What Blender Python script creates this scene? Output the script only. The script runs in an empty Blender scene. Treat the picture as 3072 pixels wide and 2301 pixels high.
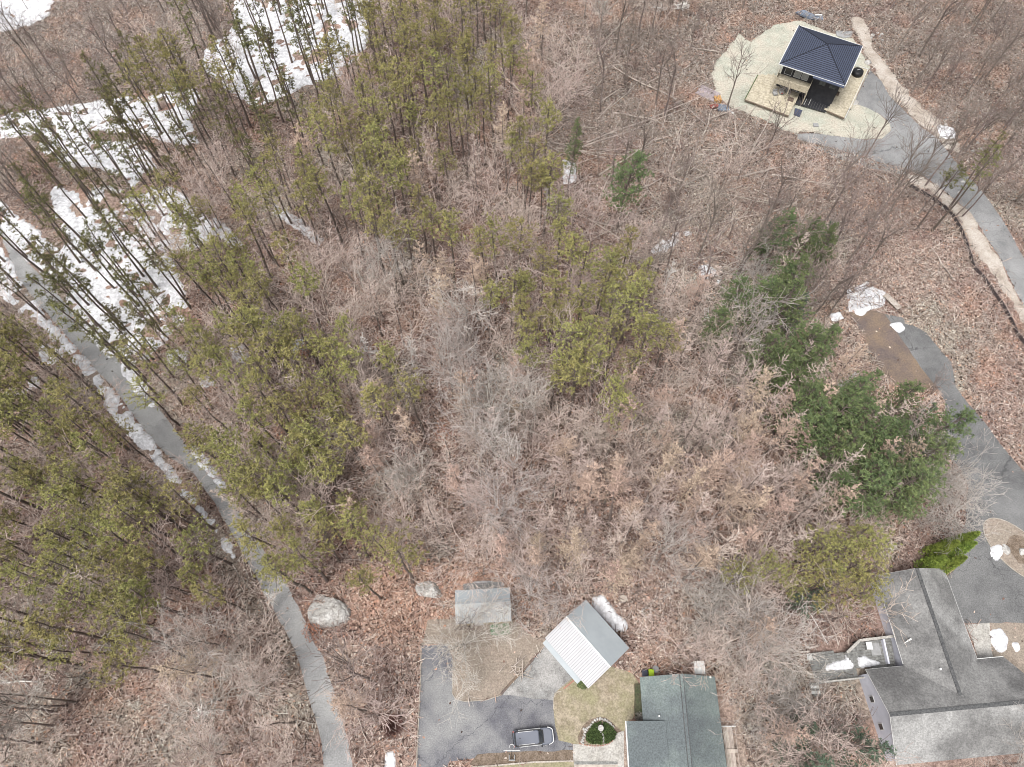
import bpy, bmesh, math, random
import numpy as np
from mathutils import Vector, Matrix
R=random.Random(7); NR=np.random.default_rng(7)
S=bpy.context.scene
C=S.collection
# ---------------------------------------------------------------- camera, world, sun
CH=95.0; CF=735.0; TH=math.atan(366.5/735)
cam=bpy.data.cameras.new('camera'); co=bpy.data.objects.new('camera',cam); C.objects.link(co)
co.location=(0,0,CH); co.rotation_euler=(TH,0,0); cam.sensor_width=36; cam.lens=CF/1024*36
cam.clip_start=1; cam.clip_end=3000; S.camera=co
w=bpy.data.worlds.new('World'); S.world=w; w.use_nodes=True
nt=w.node_tree; bg=nt.nodes['Background']
sky=nt.nodes.new('ShaderNodeTexSky'); sky.sky_type='NISHITA'; sky.sun_disc=False
sky.sun_elevation=math.radians(66); sky.sun_rotation=math.radians(220)
sky.air_density=1.0; sky.dust_density=4.0; sky.ozone_density=1.0
hs=nt.nodes.new('ShaderNodeHueSaturation'); hs.inputs['Saturation'].default_value=0.22
nt.links.new(sky.outputs[0],hs.inputs['Color']); nt.links.new(hs.outputs[0],bg.inputs[0])
bg.inputs[1].default_value=0.13
sl=bpy.data.lights.new('sun','SUN'); so=bpy.data.objects.new('sun',sl); C.objects.link(so)
sl.energy=2.5; sl.angle=math.radians(26); sl.color=(1,0.97,0.93)
so.rotation_euler=(math.radians(24),0,math.radians(-40))
S.view_settings.view_transform='Standard'; S.view_settings.look='None'
S.view_settings.exposure=0.57; S.view_settings.gamma=1; S.view_settings.use_curve_mapping=False
S.cycles.filter_width=1.0
# ---------------------------------------------------------------- helpers
_c=math.cos(TH); _s=math.sin(TH)
def G(px,py,z=0.0):                       # photograph pixel (3072 wide) -> point of the place at height z
    x=(px-1536)/3; y=(1150.5-py)/3
    Y=y*_c+CF*_s; Z=CF*_c-y*_s; t=(CH-z)/Z
    return Vector((x*t,Y*t,z))
def P(X,Y,z=0.0):                         # point -> pixel
    dy=Y; dz=z-CH
    yc=dy*_c+dz*_s; zc=dy*(-_s)+dz*_c
    return (1536+3*CF*X/-zc, 1150.5-3*CF*yc/-zc)
def T(c,r,zx,zy,z=0.0): return G(1024*c+.463*zx,767*r+.463*zy,z)
def tag(o,label=None,cat=None,group=None,kind=None):
    if label:o['label']=label
    if cat:o['category']=cat
    if group:o['group']=group
    if kind:o['kind']=kind
    return o
def empty(name,loc,rz=0,label=None,cat=None,group=None):
    o=bpy.data.objects.new(name,None); o.empty_display_size=.3; C.objects.link(o)
    o.location=loc; o.rotation_euler=(0,0,rz); return tag(o,label,cat,group)
class MB:
    def __init__(s): s.v=[]; s.f=[]
    def add(s,vs,fs):
        b=len(s.v); s.v+= [tuple(v) for v in vs]; s.f+=[tuple(b+i for i in f) for f in fs]; return s
    def box(s,x0,x1,y0,y1,z0,z1,M=None):
        vs=[Vector((x,y,z)) for z in(z0,z1) for y in(y0,y1) for x in(x0,x1)]
        if M: vs=[M@v for v in vs]
        return s.add(vs,[(0,2,3,1),(4,5,7,6),(0,1,5,4),(1,3,7,5),(3,2,6,7),(2,0,4,6)])
    def prism(s,top,th,down=Vector((0,0,-1))):
        top=[Vector(p) for p in top]; n=len(top)
        bot=[p+down*th for p in top]
        return s.add(top+bot,[tuple(range(n)),tuple(range(2*n-1,n-1,-1))]+[(i,n+i,n+(i+1)%n,(i+1)%n) for i in range(n)])
    def tube(s,p0,p1,r0,r1,n=3,cap=False):
        d=(p1-p0)
        if d.length<1e-6:return s
        d.normalize(); a=d.orthogonal().normalized(); b=d.cross(a)
        vs=[]
        for p,r in((p0,r0),(p1,r1)):
            for i in range(n):
                t=2*math.pi*i/n; vs.append(p+(a*math.cos(t)+b*math.sin(t))*r)
        fs=[(i,(i+1)%n,n+(i+1)%n,n+i) for i in range(n)]
        if cap: fs+=[tuple(range(n-1,-1,-1)),tuple(range(n,2*n))]
        return s.add(vs,fs)
    def lathe(s,c,prof,n=12,M=None):
        vs=[];k=len(prof)
        for r,z in prof:
            for i in range(n):
                t=2*math.pi*i/n; vs.append(Vector((c[0]+r*math.cos(t),c[1]+r*math.sin(t),c[2]+z)))
        if M: vs=[M@v for v in vs]
        fs=[(j*n+i,j*n+(i+1)%n,(j+1)*n+(i+1)%n,(j+1)*n+i) for j in range(k-1) for i in range(n)]
        fs+=[tuple(range(n-1,-1,-1)),tuple(range((k-1)*n,k*n))]
        return s.add(vs,fs)
    def mesh(s,name,m,smooth=False):
        me=bpy.data.meshes.new(name); me.from_pydata(s.v,[],s.f); me.materials.append(m)
        if smooth:
            for p in me.polygons:p.use_smooth=True
        return me
    def build(s,name,m,parent=None,smooth=False,bevel=0):
        me=s.mesh(name,m,smooth); o=bpy.data.objects.new(name,me); C.objects.link(o)
        if parent:o.parent=parent
        if bevel:
            b=o.modifiers.new('bevel','BEVEL'); b.width=bevel; b.segments=2; b.limit_method='ANGLE'
        return o
def mat(name,c1,c2=None,scale=2.0,c3=None,big=.1,rough=.9,bump=0.0,rand=0.0,metal=0,attr=None,spec=.3,fine=None,contrast=(.35,.65),bscale=None,crack=0):
    m=bpy.data.materials.new(name); m.use_nodes=True; n=m.node_tree.nodes; l=m.node_tree.links
    b=n['Principled BSDF']; b.inputs['Roughness'].default_value=rough; b.inputs['Metallic'].default_value=metal
    b.inputs['Specular IOR Level'].default_value=spec
    c2=c2 or tuple(x*.8 for x in c1)
    geo=n.new('ShaderNodeNewGeometry') if not rand else n.new('ShaderNodeTexCoord')
    pos=geo.outputs['Position'] if not rand else geo.outputs['Object']
    def noise(sc,det=3):
        t=n.new('ShaderNodeTexNoise'); t.inputs['Scale'].default_value=sc; t.inputs['Detail'].default_value=det; t.inputs['Roughness'].default_value=.65
        l.new(pos,t.inputs['Vector']); return t.outputs['Fac']
    def ramp(f,a,bb):
        r=n.new('ShaderNodeMapRange'); r.inputs[1].default_value=a; r.inputs[2].default_value=bb; l.new(f,r.inputs[0]); return r.outputs[0]
    def mix(f,a,bb,mode='MIX'):
        x=n.new('ShaderNodeMix'); x.data_type='RGBA'; x.blend_type=mode
        if isinstance(f,(int,float)): x.inputs[0].default_value=f
        else: l.new(f,x.inputs[0])
        for i,c in((6,a),(7,bb)):
            if isinstance(c,tuple): x.inputs[i].default_value=(*c,1)
            else: l.new(c,x.inputs[i])
        return x.outputs[2]
    nz=noise(scale); col=mix(ramp(nz,*contrast),c1,c2)
    if c3: col=mix(ramp(noise(big,4),.42,.62),col,c3)
    if fine:
        f=noise(fine,2); rr=ramp(f,.3,.7); g=n.new('ShaderNodeMapRange'); g.inputs[3].default_value=.72; g.inputs[4].default_value=1.28; l.new(rr,g.inputs[0])
        cc=n.new('ShaderNodeCombineColor'); [l.new(g.outputs[0],cc.inputs[i]) for i in range(3)]
        col=mix(1.0,col,cc.outputs[0],'MULTIPLY')
    if crack:
        v=n.new('ShaderNodeTexVoronoi'); v.feature='DISTANCE_TO_EDGE'; v.inputs['Scale'].default_value=crack
        ns=n.new('ShaderNodeTexNoise'); ns.inputs['Scale'].default_value=.8; ns.inputs['Detail'].default_value=4; l.new(pos,ns.inputs['Vector'])
        ad=n.new('ShaderNodeVectorMath'); ad.operation='MULTIPLY_ADD'; l.new(ns.outputs['Color'],ad.inputs[0]); ad.inputs[1].default_value=(2.5,2.5,0); l.new(pos,ad.inputs[2]); l.new(ad.outputs[0],v.inputs['Vector'])
        col=mix(ramp(v.outputs['Distance'],.0008,.005),tuple(x*.72 for x in c1),col)
    if attr:
        a=n.new('ShaderNodeAttribute'); a.attribute_name=attr; col=mix(1.0,col,a.outputs['Color'],'MULTIPLY')
    if rand:
        oi=n.new('ShaderNodeObjectInfo'); h=n.new('ShaderNodeHueSaturation')
        def mr(src,a,bb):
            r=n.new('ShaderNodeMapRange'); r.inputs[3].default_value=a; r.inputs[4].default_value=bb; l.new(src,r.inputs[0]); return r.outputs[0]
        l.new(mr(oi.outputs['Random'],.5-.035*rand,.5+.03*rand),h.inputs['Hue'])
        mth=n.new('ShaderNodeMath'); mth.operation='MULTIPLY'; mth.inputs[1].default_value=7.31; l.new(oi.outputs['Random'],mth.inputs[0])
        fr=n.new('ShaderNodeMath'); fr.operation='FRACT'; l.new(mth.outputs[0],fr.inputs[0])
        l.new(mr(fr.outputs[0],1-.3*rand,1+.3*rand),h.inputs['Value'])
        l.new(col,h.inputs['Color']); col=h.outputs[0]
    l.new(col,b.inputs['Base Color'])
    if bump:
        bp=n.new('ShaderNodeBump'); bp.inputs['Strength'].default_value=bump; bp.inputs['Distance'].default_value=.05
        l.new(noise(bscale or scale*3),bp.inputs['Height']); l.new(bp.outputs[0],b.inputs['Normal'])
    return m
# materials
M={}
M['ground']=mat('leaf_litter',(.44,.41,.39),(1.0,.98,.95),2.6,None,rough=1,bump=.8,attr='tint',fine=9,contrast=(.36,.64),spec=.1)
M['brush']=mat('dry_twigs',(1,1,1),(.8,.8,.8),1.0,attr='tint',rough=1,spec=.1)
M['asphalt']=mat('worn_asphalt',(.22,.22,.22),(.28,.28,.28),.5,(.33,.33,.325),.16,rough=.9,bump=.3,fine=7,crack=.11)
M['asphalt2']=mat('dark_asphalt',(.095,.095,.11),(.15,.15,.162),.45,(.22,.22,.22),.12,rough=.85,bump=.3,fine=7,crack=.11)
M['asphalt4']=mat('dark_grey_asphalt',(.095,.095,.097),(.135,.135,.135),.5,(.17,.17,.17),.1,rough=.85,bump=.3,fine=6,crack=.11)
M['kerb']=mat('dull_kerb',(.40,.37,.33),(.27,.24,.2),2,rough=1)
M['asphalt3']=mat('grey_asphalt',(.15,.15,.152),(.20,.20,.20),.6,(.25,.25,.25),.1,rough=.85,bump=.3,fine=6,crack=.11)
M['gravel']=mat('grey_gravel',(.26,.26,.255),(.16,.155,.15),.9,(.33,.32,.31),.3,rough=1,bump=.6,fine=6)
M['mud']=mat('brown_wet_dirt',(.15,.115,.10),(.105,.085,.08),.5,(.19,.14,.10),.18,rough=.8,bump=.4,fine=5)
M['sand']=mat('pale_sand',(.36,.315,.27),(.26,.22,.185),.8,(.41,.37,.33),.3,rough=1,bump=.4,fine=5)
M['straw']=mat('pale_green_straw_mat',(.39,.395,.335),(.29,.295,.245),.6,(.41,.375,.315),.2,rough=1,bump=.6,fine=4)
M['lawn']=mat('dormant_lawn',(.31,.265,.20),(.20,.165,.12),1.0,(.235,.215,.135),.25,rough=1,bump=.6,fine=5)
M['lawn2']=mat('brown_lawn',(.29,.24,.20),(.20,.165,.135),1.5,(.24,.205,.17),.3,rough=1,bump=.6,fine=5)
M['mulch']=mat('dark_mulch',(.12,.09,.065),(.19,.15,.12),1.5,rough=1,bump=.6,fine=6)
M['shoulder']=mat('leafy_shoulder',(.15,.10,.085),(.24,.18,.15),1.3,rough=1,bump=.6,fine=5)
M['snow']=mat('old_snow',(.64,.645,.665),(.52,.52,.54),1.1,rough=.7,bump=.3,fine=2.5,spec=.3)
M['bark']=mat('pine_bark',(.17,.135,.115),(.11,.09,.08),3,rough=1,bump=.4,rand=.5)
M['greybark']=mat('grey_bark',(.49,.45,.415),(.31,.28,.255),2,rough=1,rand=.6)
M['pinkbark']=mat('dry_pink_bark',(.57,.475,.425),(.37,.295,.26),2,rough=1,rand=.4)
M['darkbark']=mat('dark_brown_bark',(.24,.20,.18),(.15,.12,.105),2,rough=1,rand=.6)
M['whitebark']=mat('bleached_bark',(.72,.70,.67),(.52,.49,.46),3,rough=1,rand=.4)
M['needle']=mat('olive_needles',(.345,.315,.12),(.18,.178,.075),1.4,rough=.8,rand=.5,spec=.2)
M['needle2']=mat('dull_dark_needles',(.185,.17,.07),(.11,.11,.055),1.3,rough=.8,rand=.6,spec=.2)
M['needle3']=mat('deep_green_needles',(.165,.21,.085),(.075,.105,.055),1.3,rough=.8,rand=.5,spec=.2)
M['needle4']=mat('blue_green_needles',(.12,.165,.11),(.08,.11,.08),1.3,rough=.8,rand=.7,spec=.2)
M['arbor']=mat('arborvitae_green',(.27,.34,.07),(.10,.15,.03),2,rough=.8,rand=.4)
M['tuft']=mat('dry_tan_leaves',(.52,.40,.32),(.36,.27,.215),2,rough=1,rand=.5)
M['wood']=mat('weathered_wood',(.47,.41,.36),(.31,.265,.23),1.5,rough=1,rand=.4)
M['newwood']=mat('new_tan_lumber',(.43,.385,.30),(.36,.32,.24),1.2,rough=.8,fine=3)
M['greywood']=mat('grey_decking',(.22,.22,.21),(.13,.13,.125),2.6,rough=.9,fine=4)
M['darkdeck']=mat('black_stained_deck',(.022,.023,.027),(.035,.035,.04),1.5,rough=.7)
M['slate']=mat('dark_blue_shingles',(.062,.074,.112),(.045,.054,.084),3,rough=.8,bump=.3,fine=6)
M['slate_d']=mat('shingle_edge',(.018,.02,.03),rough=.9)
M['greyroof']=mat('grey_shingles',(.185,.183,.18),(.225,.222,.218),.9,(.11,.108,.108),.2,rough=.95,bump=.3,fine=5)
M['greyroof_lit']=mat('lit_grey_shingles',(.245,.243,.238),(.30,.297,.29),.9,(.14,.138,.136),.17,rough=.95,bump=.3,fine=5)  # same shingles lightened by slope, the light painted into the colour
M['bluegreyroof']=mat('green_grey_shingles',(.15,.182,.175),(.18,.21,.20),.8,(.105,.12,.125),.11,rough=.95,bump=.3,fine=6)
M['ridge']=mat('dark_ridge_vent',(.05,.052,.055),(.11,.11,.11),5,rough=.9)
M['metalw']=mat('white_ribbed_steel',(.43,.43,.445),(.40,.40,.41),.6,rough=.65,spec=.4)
M['metalg']=mat('blue_grey_and_shaded_steel',(.34,.37,.39),(.31,.34,.36),.6,rough=.6,spec=.4)  # on the garage's rear slope it stands for shade put into the colour
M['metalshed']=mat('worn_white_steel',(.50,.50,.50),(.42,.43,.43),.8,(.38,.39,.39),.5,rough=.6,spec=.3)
M['siding']=mat('pale_siding',(.58,.59,.66),(.53,.54,.61),.8,rough=.8)
M['dsiding']=mat('dark_siding',(.05,.05,.055),(.035,.035,.04),.8,rough=.8)
M['tsiding']=mat('tan_siding',(.45,.38,.27),(.40,.33,.23),.8,rough=.8)
M['white']=mat('white_paint',(.62,.62,.61),(.54,.54,.53),2,rough=.6)
M['glass']=mat('dark_glass',(.03,.035,.04),(.05,.055,.06),2,rough=.08,spec=.6)
M['palepane']=mat('curtained_glass',(.36,.37,.36),(.28,.29,.28),2,rough=.2,spec=.5)
M['concrete']=mat('pale_concrete',(.36,.345,.315),(.27,.255,.235),1.2,(.40,.385,.36),.5,rough=.95,bump=.2,fine=5)
M['rock']=mat('granite',(.40,.385,.36),(.25,.235,.22),2.2,(.46,.45,.435),.9,rough=.95,bump=.8,fine=6)
M['carpaint']=mat('dark_blue_grey_paint',(.11,.12,.15),(.10,.11,.14),1,rough=.35,spec=.5)
M['carblack']=mat('black_trim',(.015,.015,.017),rough=.5)
M['chrome']=mat('bright_trim',(.75,.75,.75),rough=.3)
M['tyre']=mat('tyre_rubber',(.02,.02,.02),rough=.9)
M['lime']=mat('lime_plastic',(.42,.62,.03),rough=.5)
M['navy']=mat('navy_plastic',(.045,.05,.075),rough=.5)
M['moss']=mat('green_ground_cover',(.075,.11,.035),(.045,.07,.025),3,rough=1,bump=.8,fine=6)
M['mossy']=mat('faint_green_grass',(.12,.21,.13),(.20,.21,.15),1.0,rough=1,bump=.6,fine=5)
M['brick']=mat('red_brick',(.36,.19,.14),(.28,.15,.12),5,rough=1)
M['orange']=mat('orange_plastic',(.50,.30,.11),(.42,.22,.09),5,rough=.6)
M['red']=mat('dull_red_plastic',(.24,.07,.06),(.32,.1,.09),4,rough=.6)
M['blue']=mat('blue_grey_tarp',(.17,.20,.25),(.12,.15,.20),2,rough=.6)
M['pinkboard']=mat('pale_pink_boards',(.42,.37,.385),(.30,.255,.275),3,rough=.8)
M['fabric']=mat('black_fence_fabric',(.05,.042,.045),(.08,.065,.065),2,rough=1)
M['redtwig']=mat('reddish_brown_twigs',(.17,.09,.075),(.12,.06,.055),2,rough=1)
M['slab']=mat('stone_grey_slab',(.30,.30,.30),(.24,.24,.24),2,rough=.9)
# ---------------------------------------------------------------- numpy noise
def vnoise(X,Y,scale,seed):
    g=np.random.default_rng(seed).random((256,256))
    x=X/scale+1000; y=Y/scale+1000; xi=np.floor(x).astype(int); yi=np.floor(y).astype(int)
    fx=x-xi; fy=y-yi; fx=fx*fx*(3-2*fx); fy=fy*fy*(3-2*fy)
    a=g[xi%256,yi%256]; b=g[(xi+1)%256,yi%256]; c=g[xi%256,(yi+1)%256]; d=g[(xi+1)%256,(yi+1)%256]
    return (a*(1-fx)+b*fx)*(1-fy)+(c*(1-fx)+d*fx)*fy
def fbm(X,Y,scale,seed,o=3):
    r=0;a=.55;t=0
    for i in range(o): r=r+a*vnoise(X,Y,scale/2**i,seed+i); t+=a; a*=.55
    return r/t
def inpoly(X,Y,poly):
    c=np.zeros(np.shape(X),bool); n=len(poly)
    for i in range(n):
        x1,y1=poly[i][0],poly[i][1]; x2,y2=poly[i-1][0],poly[i-1][1]
        if y1==y2: continue
        m=((y1>Y)!=(y2>Y))&(X<(x2-x1)*(Y-y1)/(y2-y1)+x1); c^=m
    return c
def rag(pts,step=1.2,amp=.12,closed=True,seed=1):
    r=random.Random(seed); out=[]; n=len(pts)
    for i in range(n if closed else n-1):
        a=Vector(pts[i]); b=Vector(pts[(i+1)%n]); k=max(1,int((b-a).length/step)); d=(b-a)
        nn=Vector((-d.y,d.x,0)).normalized() if d.length>0 else Vector((0,0,0))
        for j in range(k): out.append(a+d*(j/k)+nn*r.uniform(-amp,amp))
    return out
def sheet(name,pts,m,z,amp=.12,kind='structure',th=0,**k):
    pts=[Vector((p[0],p[1],z)) for p in pts]
    if amp: pts=rag(pts,1.0,amp,seed=len(pts)*7+int(pts[0].x*10))
    bm=bmesh.new(); vs=[bm.verts.new(p) for p in pts]; f=bm.faces.new(vs); f.normal_update()
    if f.normal.z<0: f.normal_flip()
    if th:
        r=bmesh.ops.extrude_face_region(bm,geom=[f]); 
        for e in r['geom']:
            if isinstance(e,bmesh.types.BMVert): e.co.z+=th
    bmesh.ops.triangulate(bm,faces=bm.faces[:])
    me=bpy.data.meshes.new(name); bm.to_mesh(me); bm.free(); me.materials.append(m)
    o=bpy.data.objects.new(name,me); C.objects.link(o); return tag(o,kind=kind,**k)
# ---------------------------------------------------------------- ground plan (traced positions on the ground)
def gp(l): return [G(*p) for p in l]
def tp(c,r,l,z=0): return [T(c,r,*p,z) for p in l]
road_l=gp([(-60,610),(0,700),(28,770),(46,827),(111,906),(171,975),(231,1045),(296,1119),(343,1165),(398,1244),(444,1304),(500,1365),(579,1420),(634,1495),(690,1590),(741,1680),(787,1770),(833,1849),(870,1918),(898,1988),(921,2080),(944,2150),(963,2229),(970,2301),(974,2420)])
road_r=gp([(1080,2420),(1056,2284),(1042,2219),(1024,2150),(1005,2085),(986,2025),(968,1965),(944,1930),(915,1867),(885,1800),(850,1733),(800,1660),(740,1580),(695,1500),(620,1415),(565,1346),(509,1267),(463,1207),(407,1147),(343,1068),(287,1003),(222,938),(150,855),(88,790),(28,715),(-60,560)])
lane=road_l+road_r
drive_t=tp(2,0,[(745,870),(850,862),(1050,890),(1180,905),(1290,900),(1350,850),(1345,800),(1285,745),(1200,700),(1110,670),(1160,560),(1215,455),(1290,530),(1340,620),(1440,720),(1540,820),(1640,890),(1700,960),(1760,1040),(1850,1140),(1930,1230),(2000,1320),(2090,1450),(2150,1560),(2215,1680),(2330,1900),(2400,2300),(2300,2200),(2212,1990),(2100,1770),(2050,1657),(1980,1560),(1900,1430),(1870,1380),(1760,1290),(1660,1210),(1560,1140),(1440,1090),(1300,1060),(1150,1010),(1000,970),(850,930),(745,905)])
strawp=tp(2,0,[(365,210),(440,270),(590,165),(760,135),(900,190),(1100,250),(1150,330),(1210,440),(1110,660),(1200,700),(1285,745),(1345,800),(1350,850),(1290,900),(1180,905),(1050,890),(880,860),(760,850),(740,870),(700,860),(560,790),(480,760),(400,730),(280,680),(210,600),(190,480),(215,400),(280,330)])
sandp=tp(2,0,[(1080,120),(1150,105),(1190,150),(1210,220),(1260,345),(1330,440),(1430,560),(1560,700),(1700,830),(1780,930),(1800,1010),(1700,950),(1640,885),(1540,815),(1440,715),(1340,610),(1270,500),(1190,370),(1150,260),(1110,180)])
shoulder_t=tp(2,0,[(1560,1150),(1660,1215),(1760,1300),(1870,1385),(1905,1440),(1975,1565),(2040,1660),(2100,1780),(2205,1990),(2290,2150),(2290,2230),(2150,2000),(2060,1850),(1990,1760),(1930,1680),(1860,1560),(1800,1440),(1700,1320),(1600,1230),(1470,1180),(1440,1110)])
gravel_l=tp(2,0,[(800,930),(980,968),(1150,1012),(1300,1062),(1440,1092),(1450,1130),(1300,1110),(1100,1060),(900,980)])
mudp=tp(2,1,[(1080,370),(1200,350),(1330,380),(1400,470),(1470,570),(1550,690),(1640,830),(1560,880),(1400,860),(1290,750),(1200,590),(1120,440)])
drive_m=tp(2,1,[(1310,380),(1430,400),(1440,440),(1500,455),(1580,500),(1650,590),(1740,690),(1770,850),(1850,960),(1960,1080),(2060,1220),(2150,1330),(2300,1500),(2600,1700),(2600,3300),(2212,2378),(2100,2378),(1830,2385),(1735,2290),(1690,2090),(1765,2035),(1770,1910),(1800,1810),(1835,1720),(1835,1657),(1850,1480),(1775,1360),(1690,1260),(1700,1130),(1700,950),(1640,840),(1540,720),(1440,570)])
isl=[T(2,2,2130+c*1,245) for c in(0,)][0]
island=[]; ISC=G(3052,1650)
for i in range(28):
    t=2*math.pi*i/28; a,b=2.35*2.1,2.35*1.15; th=math.radians(-52)
    island.append(Vector((ISC.x+a*math.cos(t)*math.cos(th)-b*math.sin(t)*math.sin(th),ISC.y+a*math.cos(t)*math.sin(th)+b*math.sin(t)*math.cos(th),0)))
park=tp(1,2,[(520,870),(690,862),(725,960),(720,1180),(740,1215),(800,1230),(940,1220),(1040,1190),(1240,960),(1330,860),(1440,900),(1525,1085),(1440,1150),(1390,1190),(1370,1230),(1385,1290),(1390,1400),(1410,1460),(1500,1510),(1505,1600),(1200,1610),(870,1600),(700,1620),(640,1760),(480,1760),(490,1657),(500,1400),(515,1100)])
apron=tp(1,2,[(1040,1190),(1240,960),(1330,860),(1525,1085),(1440,1150),(1395,1190),(1370,1228),(1200,1205)])
lawn_i=tp(1,2,[(560,700),(1120,700),(1200,780),(1320,860),(1240,955),(1040,1187),(940,1217),(800,1227),(743,1212),(723,1180),(727,960),(690,860),(520,866)])
R7=lambda l,z=0:[G(1500+.339*a,1950+.339*b,z) for a,b in l]
lawn_g=R7([(480,380),(600,290),(645,245),(700,270),(785,345),(980,150),(1180,210),(1235,300),(1190,300),(1190,560),(1180,610),(1115,640),(1100,715),(1030,725),(900,845),(650,828),(520,800),(490,680),(470,520),(475,420)])
mulch_b=R7([(-280,1010),(-200,930),(0,905),(645,885),(650,980),(300,990),(-100,1025)])
lawn_b=R7([(-260,1040),(-100,1030),(300,995),(655,985),(660,1500),(-400,1500)])
patio=R7([(648,832),(900,848),(1020,740),(1095,715),(1100,1400),(655,1400)])
hedgebed=R7([(1188,305),(1250,300),(1262,610),(1190,605)])
slabp=tp(2,2,[(1830,735),(1988,722),(2000,900),(2010,945),(1905,955),(1880,840)])
lawn_r=tp(2,2,[(1990,722),(2212,722),(2500,740),(2500,1300),(2212,1200),(2090,950),(2010,950),(1998,830)])
shoulder_l=gp([(634,1495),(690,1590),(741,1680),(787,1770),(833,1849),(860,1905),(845,1905),(800,1830),(750,1750),(710,1680),(650,1560),(560,1430),(585,1425)])
houses=[[(44.6,20),(55,20.5),(56,10.5),(62,11),(70,0),(42,-3),(40.8,9),(36,7),(36,11),(41.5,12.3),(45,12)],
 [(12.8,-3),(12.8,3.2),(14.6,3.2),(14.6,8),(24,8),(27,4),(27,-4)],
 [(3.5,12),(9,17),(14.4,10.8),(8.8,6)],[(-7,13.4),(-7,19.5),(0.2,19.5),(.2,13.6)],
 [(41,103.5),(44.6,110),(50.5,115.5),(62,110),(65.3,111.5),(58.5,98),(49,98.5)]]
excl=[lane,drive_t,strawp,sandp,shoulder_t,mudp,drive_m,park,lawn_i,lawn_g,mulch_b,lawn_b,patio,slabp,lawn_r]+houses
bedpoly=hedgebed
noTree=[lane,drive_t,sandp,drive_m,park,patio,apron]+houses+[strawp,mudp,lawn_g,lawn_b,slabp]
def blocked(X,Y,L): 
    m=np.zeros(np.shape(X),bool)
    for p in L: m|=inpoly(X,Y,p)
    return m
# ---------------------------------------------------------------- ground
def tint(X,Y):
    n1=fbm(X,Y,26,11); n2=fbm(X,Y,8,31); n3=fbm(X,Y,3.2,51)
    A=np.array([.40,.31,.27]); B=np.array([.37,.325,.28]); D=np.array([.30,.215,.19]); O=np.array([.44,.28,.215]); W=np.array([.235,.16,.145])
    f=np.clip((n1-.38)*4,0,1)[...,None]; col=A*(1-f)+D*f
    f=np.clip((n2-.5)*4,0,1)[...,None]; col=col*(1-f)+B*f
    # greyer, drier cut-over ground beyond the wood and top right
    f=(np.clip((Y-72)/25,0,1)*np.clip((X+5)/20,0,1)*.85)[...,None]; col=col*(1-f)+np.array([.275,.232,.205])*f
    f=(np.clip((Y-85)/25,0,1)*np.clip((-X-40)/20,0,1)*.9)[...,None]; col=col*(1-f)+np.array([.31,.265,.24])*f
    f=(np.clip(1-np.hypot((X+10)/16,(Y-17)/8),0,1)*1.6).clip(0,.8)[...,None]; col=col*(1-f)+O*f
    f=np.clip((n3-.62)*6,0,.7)[...,None]; col=col*(1-f)+W*f
    f=np.clip((fbm(X,Y,5,91)-.6)*6,0,.5)[...,None]; col=col*(1-f)+O*f
    return col
def gridmesh(name,x0,x1,y0,y1,st,m):
    xs=np.arange(x0,x1+st,st); ys=np.arange(y0,y1+st,st); X,Y=np.meshgrid(xs,ys); nx,ny=len(xs),len(ys)
    V=np.stack([X.ravel(),Y.ravel(),np.zeros(X.size)],1)
    i=np.arange(nx*ny).reshape(ny,nx); F=np.stack([i[:-1,:-1],i[:-1,1:],i[1:,1:],i[1:,:-1]],-1).reshape(-1,4)
    return V,F,X,Y
def npmesh(name,V,F,m,col=None):
    me=bpy.data.meshes.new(name); k=F.shape[1]
    me.vertices.add(len(V)); me.vertices.foreach_set('co',V.astype(np.float32).ravel())
    me.loops.add(F.size); me.loops.foreach_set('vertex_index',F.astype(np.int32).ravel())
    me.polygons.add(len(F)); me.polygons.foreach_set('loop_start',np.arange(0,F.size,k,dtype=np.int32)); me.polygons.foreach_set('loop_total',np.full(len(F),k,np.int32))
    me.update(calc_edges=True); me.materials.append(m)
    if col is not None:
        a=me.color_attributes.new('tint','FLOAT_COLOR','POINT'); cc=np.ones((len(V),4),np.float32); cc[:,:3]=col; a.data.foreach_set('color',cc.ravel())
    return me
V,F,X,Y=gridmesh('ground',-150,150,-25,210,.8,None)
gme=npmesh('ground',V,F,M['ground'],tint(V[:,0],V[:,1]))
go=bpy.data.objects.new('ground',gme); C.objects.link(go); tag(go,kind='structure')
far=MB(); 
for x0,x1,y0,y1 in((-900,-150,-900,900),(150.8,900,-900,900),(-150,150.8,210.2,900),(-150,150.8,-900,-25)): far.box(x0,x1,y0,y1,-.5,0)
M['far']=mat('far_litter',(.28,.215,.19),(.36,.29,.25),2.6,rough=1,bump=.8,fine=9)
tag(far.build('terrain',M['far']),kind='structure')
sheet('road_shoulder',shoulder_l,M['shoulder'],.004,.2)
sheet('road',lane,M['asphalt'],.008,.10)
sheet('sand_verge',sandp,M['sand'],.004,.55)
sheet('straw_mat',strawp,M['straw'],.008,.3)
sheet('driveway',drive_t,M['asphalt3'],.014,.05)
sheet('gravel_verge',gravel_l,M['gravel'],.010,.2)
sheet('gravel_shoulder',shoulder_t,M['sand'],.010,.5)
sheet('dirt_patch',mudp,M['mud'],.006,.15)
sheet('driveway',drive_m,M['asphalt4'],.010,.06)
sheet('parking_area',park,M['asphalt2'],.006,.04)
sheet('gravel_apron',apron,M['gravel'],.012,.1)
sheet('lawn',lawn_i,M['lawn2'],.010,.08)
sheet('lawn',lawn_g,M['lawn'],.014,.08,th=.06)
sheet('mulch_bed',mulch_b,M['mulch'],.012,.1)
sheet('lawn',lawn_b,M['lawn'],.016,.05,th=.08)
sheet('patio',patio,M['concrete'],.020,0,th=.06)
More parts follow.
